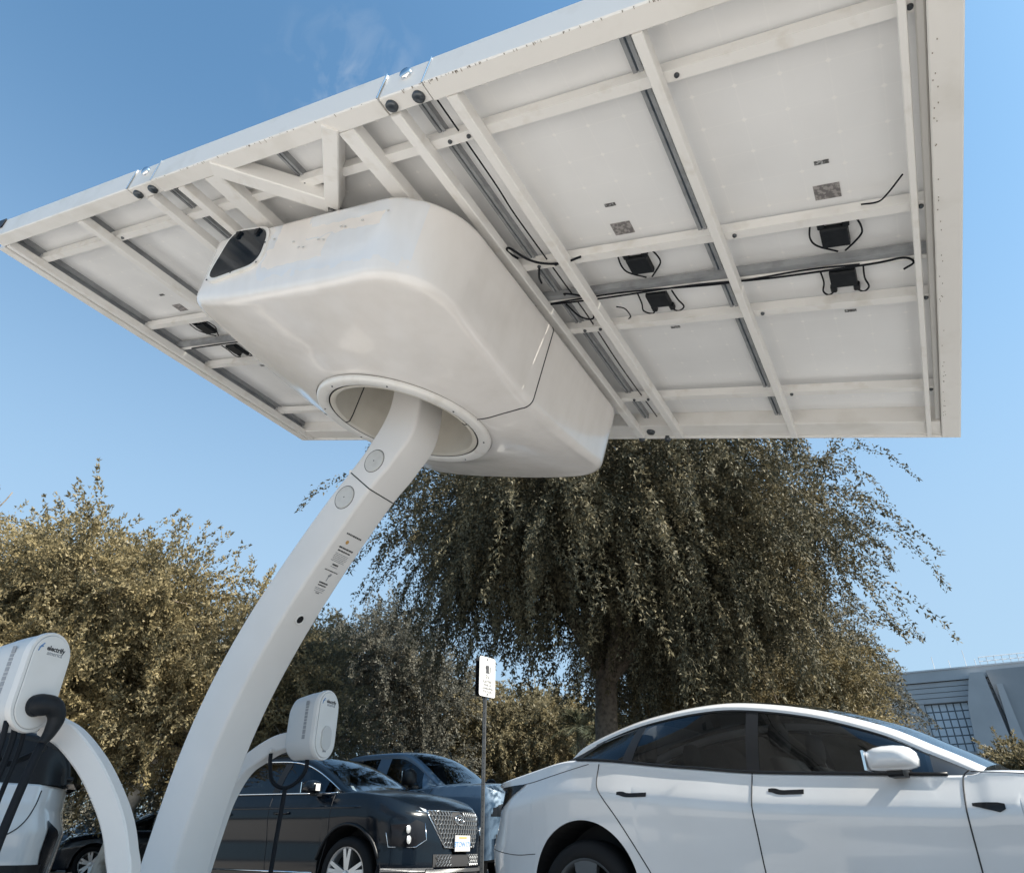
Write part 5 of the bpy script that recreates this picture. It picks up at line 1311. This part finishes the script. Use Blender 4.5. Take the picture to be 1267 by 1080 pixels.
def tree(name, x, y, label, lobes, mat, r0=.2, fork=2.4, n=3000, L=1.2, K_=16, droop=1.0, leaf=.11, asp=.35, seed=1, group='trees round the parking lot', barkm='bark', shell=.45, upw=0., outw=.6, jit=.35, lean=(0, 0), per=2, nl=None, spread=1.0, base_z=0, clump=9, fluff=.03, size=1.0):
    if size != 1.0:      # same plan drawn larger and farther back
        x, y = x * size, y * size; r0 *= size; L *= size; leaf *= size; fluff *= size; fork = (fork - EYE) * size + EYE
        lobes = [(l[0] * size, l[1] * size, (l[2] - EYE) * size + EYE, l[3] * size, l[4] * size, l[5] * size) for l in lobes]
    r = np.random.default_rng(seed); root = empty(name, (x, y, base_z), off=True); tag(root, label, 'tree', group)
    lb = [(x + l[0], y + l[1], l[2], l[3], l[4], l[5], l[6] if len(l) > 6 else l[3] * l[5]) for l in lobes]
    limbs(root, (x - lean[0], y - lean[1], base_z), r0, lb, r, mat=barkm, top=(x, y, fork), n=nl)
    if clump:
        sl2 = []
        for l in lb:
            m_ = max(6, int(clump * l[6] ** .5))
            for q in range(m_):
                d = r.normal(size=3); d /= np.linalg.norm(d); k_ = r.uniform(.35, 1.0) ** .5; rs = r.uniform(.24, .46)
                sl2.append((l[0] + d[0] * l[3] * k_, l[1] + d[1] * l[4] * k_, l[2] + d[2] * l[5] * k_, l[3] * rs, l[4] * rs, l[5] * rs * .85, l[6] / m_ * (rs / .35) ** 2))
        lb = sl2
    P, D = strands(r, lb, n, L, K_, droop, outw, shell, upw, jit)
    tp = np.repeat(np.repeat(1 - .65 * np.linspace(0, 1, len(P)) ** 2, P.shape[1]), per)[:, None]
    P = P.reshape(-1, 3); D = D.reshape(-1, 3); P = np.repeat(P, per, 0) + r.normal(size=(len(P) * per, 3)) * fluff * tp; D = np.repeat(D, per, 0)
    quads_obj('crown', leaves(P, D, leaf, asp, r, spread), mat, root)
    return root

# big weeping tree behind the canopy
R5 = np.random.default_rng(5)
BX, BY = 1.95, 15.0
lob = []
for a, rr_, z, rx, rz in ((0, 0, 9.0, 2.6, 1.9), (.1, 2.8, 7.6, 1.9, 1.5), (1.0, 2.6, 8.2, 2.0, 1.6), (2.0, 3.0, 7.8, 2.1, 1.6), (2.9, 3.1, 7.6, 1.8, 1.3), (3.6, 2.9, 7.2, 1.8, 1.3), (4.4, 3.0, 7.2, 2.2, 1.6), (5.3, 3.0, 7.0, 2.1, 1.6),
                         (-.12, 3.9, 6.9, 1.4, 1.0), (.5, 3.7, 7.0, 1.5, 1.1), (5.9, 3.4, 6.0, 1.5, 1.2), (5.0, 1.7, 5.5, 1.6, 1.0), (3.9, 2.2, 6.0, 1.5, .8), (5.7, 2.0, 4.9, 1.4, 1.1), (6.1, 2.9, 4.9, 1.2, .9), (4.3, 3.4, 6.1, 1.4, .8)):
    lob.append((rr_ * math.cos(a), rr_ * math.sin(a), z, rx, rx, rz))
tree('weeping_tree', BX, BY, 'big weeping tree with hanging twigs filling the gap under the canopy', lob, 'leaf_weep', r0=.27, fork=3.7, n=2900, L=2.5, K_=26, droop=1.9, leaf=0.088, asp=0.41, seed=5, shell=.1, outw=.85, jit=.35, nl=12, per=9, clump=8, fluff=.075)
# left group, lit gold
tree('pepper_tree', -5.35, 12.9, 'tall golden green tree behind the near charger, spiky shoots against the sky', [(-3.7, .3, 3.6, 1.9, 2.0, 1.9), (-2.1, 0, 4.0, 1.6, 1.8, 1.5), (-.3, -.2, 3.8, 1.4, 1.6, 1.3), (-1.7, -.4, 2.8, 1.9, 1.8, 1.2), (.6, .2, 2.8, 1.4, 1.5, 1.1), (-3.6, -.2, 4.9, 1.1, 1.2, .5)], 'leaf_gold', r0=.2, fork=2.0, n=2600, L=1.05, K_=12, droop=.55, leaf=0.077, asp=0.48, seed=8, upw=.45, shell=.35, per=8, fluff=.05, nl=5, barkm='bark')
tree('pepper_tree', -5.6, 15.8, 'olive tree with bare grey twigs just left of the curved column', [(-.2, 0, 3.5, 1.7, 1.6, 1.3), (-1.2, .2, 2.9, 1.8, 1.6, 1.4), (1.0, .2, 2.7, 1.3, 1.5, 1.2), (.7, 0, 3.7, .9, 1.1, .7)], 'leaf_olive', r0=.17, fork=1.9, n=1700, per=6, fluff=.04, L=1.15, K_=12, droop=.25, leaf=0.077, asp=0.39, seed=9, upw=.55, shell=.25, nl=4, barkm='bark_white', lean=(1.1, 0))
tree('pepper_tree', -10.6, 14.6, 'golden green tree cut by the left frame edge', [(0, 0, 4.9, 2.2, 2, 1.8), (1.6, 0, 4.1, 1.9, 1.8, 1.6), (.8, 0, 2.9, 2.1, 1.8, 1.3), (-2, 0, 4.0, 2, 2, 1.9)], 'leaf_gold', r0=.2, fork=2.0, n=1800, per=6, fluff=.05, L=.95, K_=12, droop=.5, leaf=0.081, asp=0.48, seed=10, upw=.35, shell=.35, nl=4)
# behind the column and the far charger
tree('pepper_tree', -4.0, 19.5, 'grey green tree between the curved column and the small charger', [(0, 0, 4.7, 1.8, 1.6, 1.5), (1.1, 0, 3.6, 1.7, 1.6, 1.4), (-1.3, 0, 3.7, 1.7, 1.6, 1.4)], 'leaf_grey', r0=.18, fork=1.9, n=1700, per=6, fluff=.05, L=1.0, K_=12, droop=.5, leaf=0.090, asp=0.41, seed=11, upw=.4, shell=.3, nl=3, size=1.6)
tree('shrub_tree', -2.0, 22, 'bushy golden tree above the black SUV windscreen', [(0, 0, 4.2, 1.7, 1.6, 1.4), (-1.5, .1, 3.8, 1.5, 1.4, 1.2), (1.6, 0, 3.3, 1.6, 1.4, 1.3), (0, 0, 2.3, 2.2, 1.4, 1.1)], 'leaf_olive', r0=.16, fork=1.3, n=2500, L=.7, K_=12, droop=.9, leaf=0.099, asp=0.48, seed=12, shell=.3, nl=3, size=1.6, per=4)
tree('shrub_tree', .8, 25, 'rounded golden bush behind the post of the parking sign', [(0, 0, 3.7, 1.9, 1.5, 1.4), (-1.7, 0, 3.4, 1.5, 1.4, 1.3), (1.5, 0, 3.5, 1.6, 1.4, 1.4), (0, 0, 2.0, 2.6, 1.5, 1.1)], 'leaf_gold', r0=.15, fork=1.2, n=2600, L=.7, K_=12, droop=.9, leaf=0.108, asp=0.48, seed=13, shell=.3, nl=3, size=1.6, per=4)
tree('shrub_tree', 3.0, 28, 'golden bush left of the weeping tree trunk', [(0, 0, 3.5, 2.0, 1.5, 1.5), (-1.8, 0, 3.9, 1.6, 1.4, 1.4), (2.2, 0, 1.9, 1.6, 1.4, 1.1), (0, 0, 1.7, 2.8, 1.5, 1.0)], 'leaf_gold', r0=.15, fork=1.1, n=2400, L=.7, K_=12, droop=.9, leaf=0.108, asp=0.48, seed=14, shell=.3, nl=3, size=1.6, per=4)
# right side
tree('shrub_tree', 5.2, 17.2, 'golden brown bushy tree rising behind the roof of the white saloon', [(0, 0, 4.4, 1.9, 1.5, 1.5), (-1.3, 0, 3.4, 1.6, 1.4, 1.2), (1.7, 0, 3.4, 1.8, 1.4, 1.3), (.6, 0, 2.4, 2.4, 1.5, 1.0)], 'leaf_gold', r0=.16, fork=1.5, n=2300, per=6, fluff=.05, L=.9, K_=12, droop=.9, leaf=0.077, asp=0.48, seed=15, shell=.3, nl=3)
tree('pepper_tree', 7.3, 20.5, 'grey green drooping tree right of the weeping tree', [(0, 0, 5.7, 2.3, 1.8, 1.7), (-1.6, 0, 4.6, 2.0, 1.7, 1.5), (1.0, 0, 3.9, 1.7, 1.7, 1.4), (.2, 0, 2.9, 2.3, 1.7, 1.2), (-3.0, 0, 6.3, 1.7, 1.5, 1.3)], 'leaf_grey', r0=.2, fork=2.2, n=2000, per=8, fluff=.06, L=1.7, K_=18, droop=1.6, leaf=0.090, asp=0.41, seed=16, shell=.35, outw=.8, nl=4)
tree('shrub_tree', 13.2, 20.5, 'golden tinged bush under the grey building', [(.6, 0, 1.7, 1.8, 1.5, .9), (2.6, 0, 2.4, 1.9, 1.5, 1.0), (-1.4, 0, 1.2, 1.4, 1.5, .7)], 'leaf_olive', r0=.13, fork=1.0, n=2300, L=.6, K_=12, droop=.3, leaf=0.108, asp=0.48, seed=17, upw=.3, shell=.3, nl=3, per=4)
# white leaning bole in the left group
root = empty('bare_trunk', (-6.9, 14.4, 0), off=True); tag(root, 'pale bare forked trunk leaning right beside the curved column', 'tree')
r = np.random.default_rng(2)
for nm, pts, a, b in (('trunk', [(-7.3, 14.4, 0), (-7.0, 14.4, 1.3), (-6.55, 14.4, 2.2), (-6.1, 14.4, 3.2)], .15, .08), ('limb', [(-6.75, 14.4, 1.9), (-6.9, 14.4, 2.7), (-6.6, 14.3, 3.6)], .07, .03), ('limb', [(-6.3, 14.4, 2.8), (-5.8, 14.4, 3.3), (-5.5, 14.4, 4.0)], .06, .02)):
    Pq = spline(pts, 8); v, f = tube(Pq, np.linspace(a, b, len(Pq)), 10); link(nm, v, f, 'bark_white', root, True)
# low thicket that closes the view under the crowns, and the far tree line
r = np.random.default_rng(21)
def mass(name, label, xs, y, z0, z1, n, leaf, mat, seed):
    r = np.random.default_rng(seed); root = empty(name, (0, y, 0), off=True); tag(root, label, None, None, 'stuff')
    lb = []
    for x in xs: lb.append((x, y + r.uniform(-1, 1), r.uniform(z0, z1), r.uniform(1.6, 2.6), 1.2, r.uniform(.7, 1.3) * (z1 - z0) * .5 + .6, 1))
    P, D = strands(r, lb, n, .6, 8, .6, .6, .2, .2)
    quads_obj('foliage', leaves(P.reshape(-1, 3), D.reshape(-1, 3), leaf, .45, r), mat, root); return root
mass('distant_hedge', 'low hedge line closing the view behind the parked cars', np.arange(-42, 54, 3.0), 56, 1.2, 3.6, 9000, .30, 'leaf_olive', 31)
mass('understorey', 'shaded shrubs under the left trees', np.arange(-19, -2, 1.5), 19.5, .9, 2.0, 4200, .13, 'leaf_grey', 32)

# palms
def palm(x, y, z, R_, seed, label):
    r = np.random.default_rng(seed); root = empty('palm_tree', (x, y, 0), off=True); tag(root, label, 'palm', 'palms seen past the weeping tree trunk')
    v, f = tube(spline([(x, y, 0), (x + .05, y, z * .5), (x, y, z)], 6), .22, 10); link('trunk', v, f, 'bark', root, True)
    for k in range(34):
        a = r.uniform(0, 2 * PI); el = r.uniform(-.3, 1.3); d = np.array([math.cos(a) * math.cos(el), math.sin(a) * math.cos(el), math.sin(el)])
        L = R_ * r.uniform(.8, 1.1); pts = [np.array([x, y, z]) + d * L * t + np.array([0, 0, -.55 * L * t * t]) for t in np.linspace(0, 1, 7)]
        mb = MB(); v, f = tube(pts, np.linspace(.03, .008, 7), 4); mb.add(v, f)
        side = np.cross(d, [0, 0, 1.]); side /= np.linalg.norm(side)
        Pq = spline(pts, 4)
        for j in range(3, len(Pq)):
            t = Pq[j] - Pq[j - 1]; t /= np.linalg.norm(t); l = .42 * R_ * math.sin(PI * (.12 + .86 * j / len(Pq)))
            for sg in (-1, 1):
                q = t * .75 + side * sg * .7 + r.normal(size=3) * .08; e = Pq[j] + q * l - np.array([0, 0, .1 * l]); w_ = t * .03
                mb.add([Pq[j] - w_, Pq[j] + w_, e], [[0, 1, 2]])
        mb.build('frond', 'leaf_palm', root)
pa = unp(718, 893, 34); palm(pa[0], pa[1], pa[2] - .3, 1.7, 3, 'palm crown just left of the weeping tree trunk')
pb = unp(782, 893, 36); palm(pb[0], pb[1], pb[2] - .3, 1.6, 4, 'palm crown just right of the weeping tree trunk')

# ------------------------------------------------------------------ grey building at the right
M('facade', (.42, .43, .44), .8, col2=(.37, .38, .39), scale=.35, bump=.1, bscale=4)
M('facade_dark', (.31, .32, .33), .8, col2=(.28, .29, .30), scale=.5)
M('pane_light', (.55, .61, .67), .12, col2=(.45, .51, .57), scale=.25)
M('mullion', (.12, .15, .18), .5)
ga = unp(1138, 832, 62); gb_ = unp(1267, 820, 58.2)
gd = (gb_ - ga) * np.array([1, 1, 0]); gd /= np.linalg.norm(gd); gn = np.array([gd[1], -gd[0], 0])   # gn faces the camera
HB = ga[2]
G0 = np.array([ga[0], ga[1], 0])
root = empty('grey_building', (ga[0], ga[1], 0), off=True); tag(root, 'grey modern building with a gridded window and a slanting buttress at far right', 'building')
GA = np.array([gd, gn, [0, 0, 1.]])
def gp(l, z, d=0.0): return G0 + gd * l + gn * d + np.array([0, 0, z])
def gfrom(u, v):
    x = (u - 633.5) / 860; y = -(v - 540) / 860; c, s = math.cos(PITCH), math.sin(PITCH); d = np.array([x, c - s * y, s + c * y]); E_ = np.array([0, 0, EYE]); k = (gn @ (G0 - E_)) / (gn @ d); X = E_ + d * k; return float((X - G0) @ gd), float(X[2])
wl0, wz1 = gfrom(1143, 871.5); wl1, _ = gfrom(1197, 867.5); _, wz0 = gfrom(1165, 923)
LB = 34; LA = -14
# wall in courses of panels round the window opening
def wall_box(l0, l1, z0, z1, d0=-.6, d1=0.0, mat='facade', name='wall', par=root):
    v, f = box((gp(l0, z0) + gp(l1, z1)) / 2 + gn * (d0 + d1) / 2, l1 - l0, d1 - d0, z1 - z0, GA); return link(name, v, f, mat, par)
wall_box(LA, wl0, 0, wz1); wall_box(wl0, wl1, 0, wz0 - .5); wall_box(wl1, LB, 0, wz1)
H3 = (HB - .9 - wz1)
for k in range(4):
    z0 = wz1 + .03 + H3 * k / 4; z1 = wz1 + H3 * (k + 1) / 4 - .03
    for q in range(8):
        l0 = LA + (LB - LA) * q / 8 + .03; wall_box(l0, LA + (LB - LA) * (q + 1) / 8 - .03, z0, z1, -.5, .05, name='facade_panel')
wall_box(LA, LB, wz1, HB - .9, -.6, -.06, 'facade_dark', 'wall')
pr = wall_box(LA, LB, HB - .86, HB, -.8, .22, 'facade', 'parapet')
wall_box(LA, LB, HB + .001, HB + .12, -.9, .28, 'charger_side', 'coping', pr)
for i in range(24):
    l = 4.6 + i * .55; v, f = tube([gp(l, HB + .1, -.4), gp(l, HB + .85, -.4)], .03, 5); link('roof_rail_post', v, f, 'charger_side', pr)
for h in (.5, .85):
    v, f = tube([gp(4.6, HB + h, -.4), gp(18, HB + h, -.4)], .035, 5); link('roof_rail_bar', v, f, 'charger_side', pr)
for l, h in ((1.2, 1.3), (2.4, .9), (3.6, 1.6), (4.3, .8)): v, f = tube([gp(l, HB, -.6), gp(l, HB + h, -.6)], .03, 5); link('roof_mast', v, f, 'charger_side', pr)
fr = wall_box(wl0, wl1, wz0 - .5, wz1, -.5, -.42, 'mullion', 'window')
nc, nr2 = 6, 6
for i in range(nc):
    for j in range(nr2):
        a0 = wl0 + (wl1 - wl0) * i / nc + .05; a1 = wl0 + (wl1 - wl0) * (i + 1) / nc - .05; b0 = wz0 - .5 + (wz1 - wz0 + .5) * j / nr2 + .05; b1 = wz0 - .5 + (wz1 - wz0 + .5) * (j + 1) / nr2 - .05
        wall_box(a0, a1, b0, b1, -.40, -.36, 'pane_light', 'pane', fr)
# buttress: slanting fin wider at the foot
b1 = gfrom(1204, 836); b2 = gfrom(1216, 835); b3 = gfrom(1239, 908); b4 = gfrom(1199, 868); b5 = gfrom(1212, 918)
def prism(name, pts, d0, d1, mat):
    v, f = sweep_pts([np.array([gp(l, z, d) for l, z in pts]) for d in (d0, d1)]); return link(name, v, f, mat, root)
prism('buttress', [(b1[0] - .3, b1[1]), (b2[0], b2[1]), (b3[0] + .6, b3[1] - 3), (b3[0] + .6, 0), (b5[0] - .6, 0), (b5[0] - .4, b5[1] - 1), (b4[0] - .2, b4[1] - .5)], .06, 1.6, 'facade')
prism('wing_wall', [(b2[0] + .25, b2[1] + .2), (LB, b2[1] + .6), (LB, 0), (b3[0] + 1.0, 0), (b3[0] + 1.0, b3[1] - 3)], .06, .9, 'facade_dark')
c1 = gfrom(1235, 849); c2 = gfrom(1252, 900)
prism('fin', [(c1[0] - .15, c1[1]), (c1[0] + .25, c1[1]), (c2[0] + .6, c2[1] - 3), (c2[0] - .3, c2[1] - 3)], .92, 1.3, 'facade')
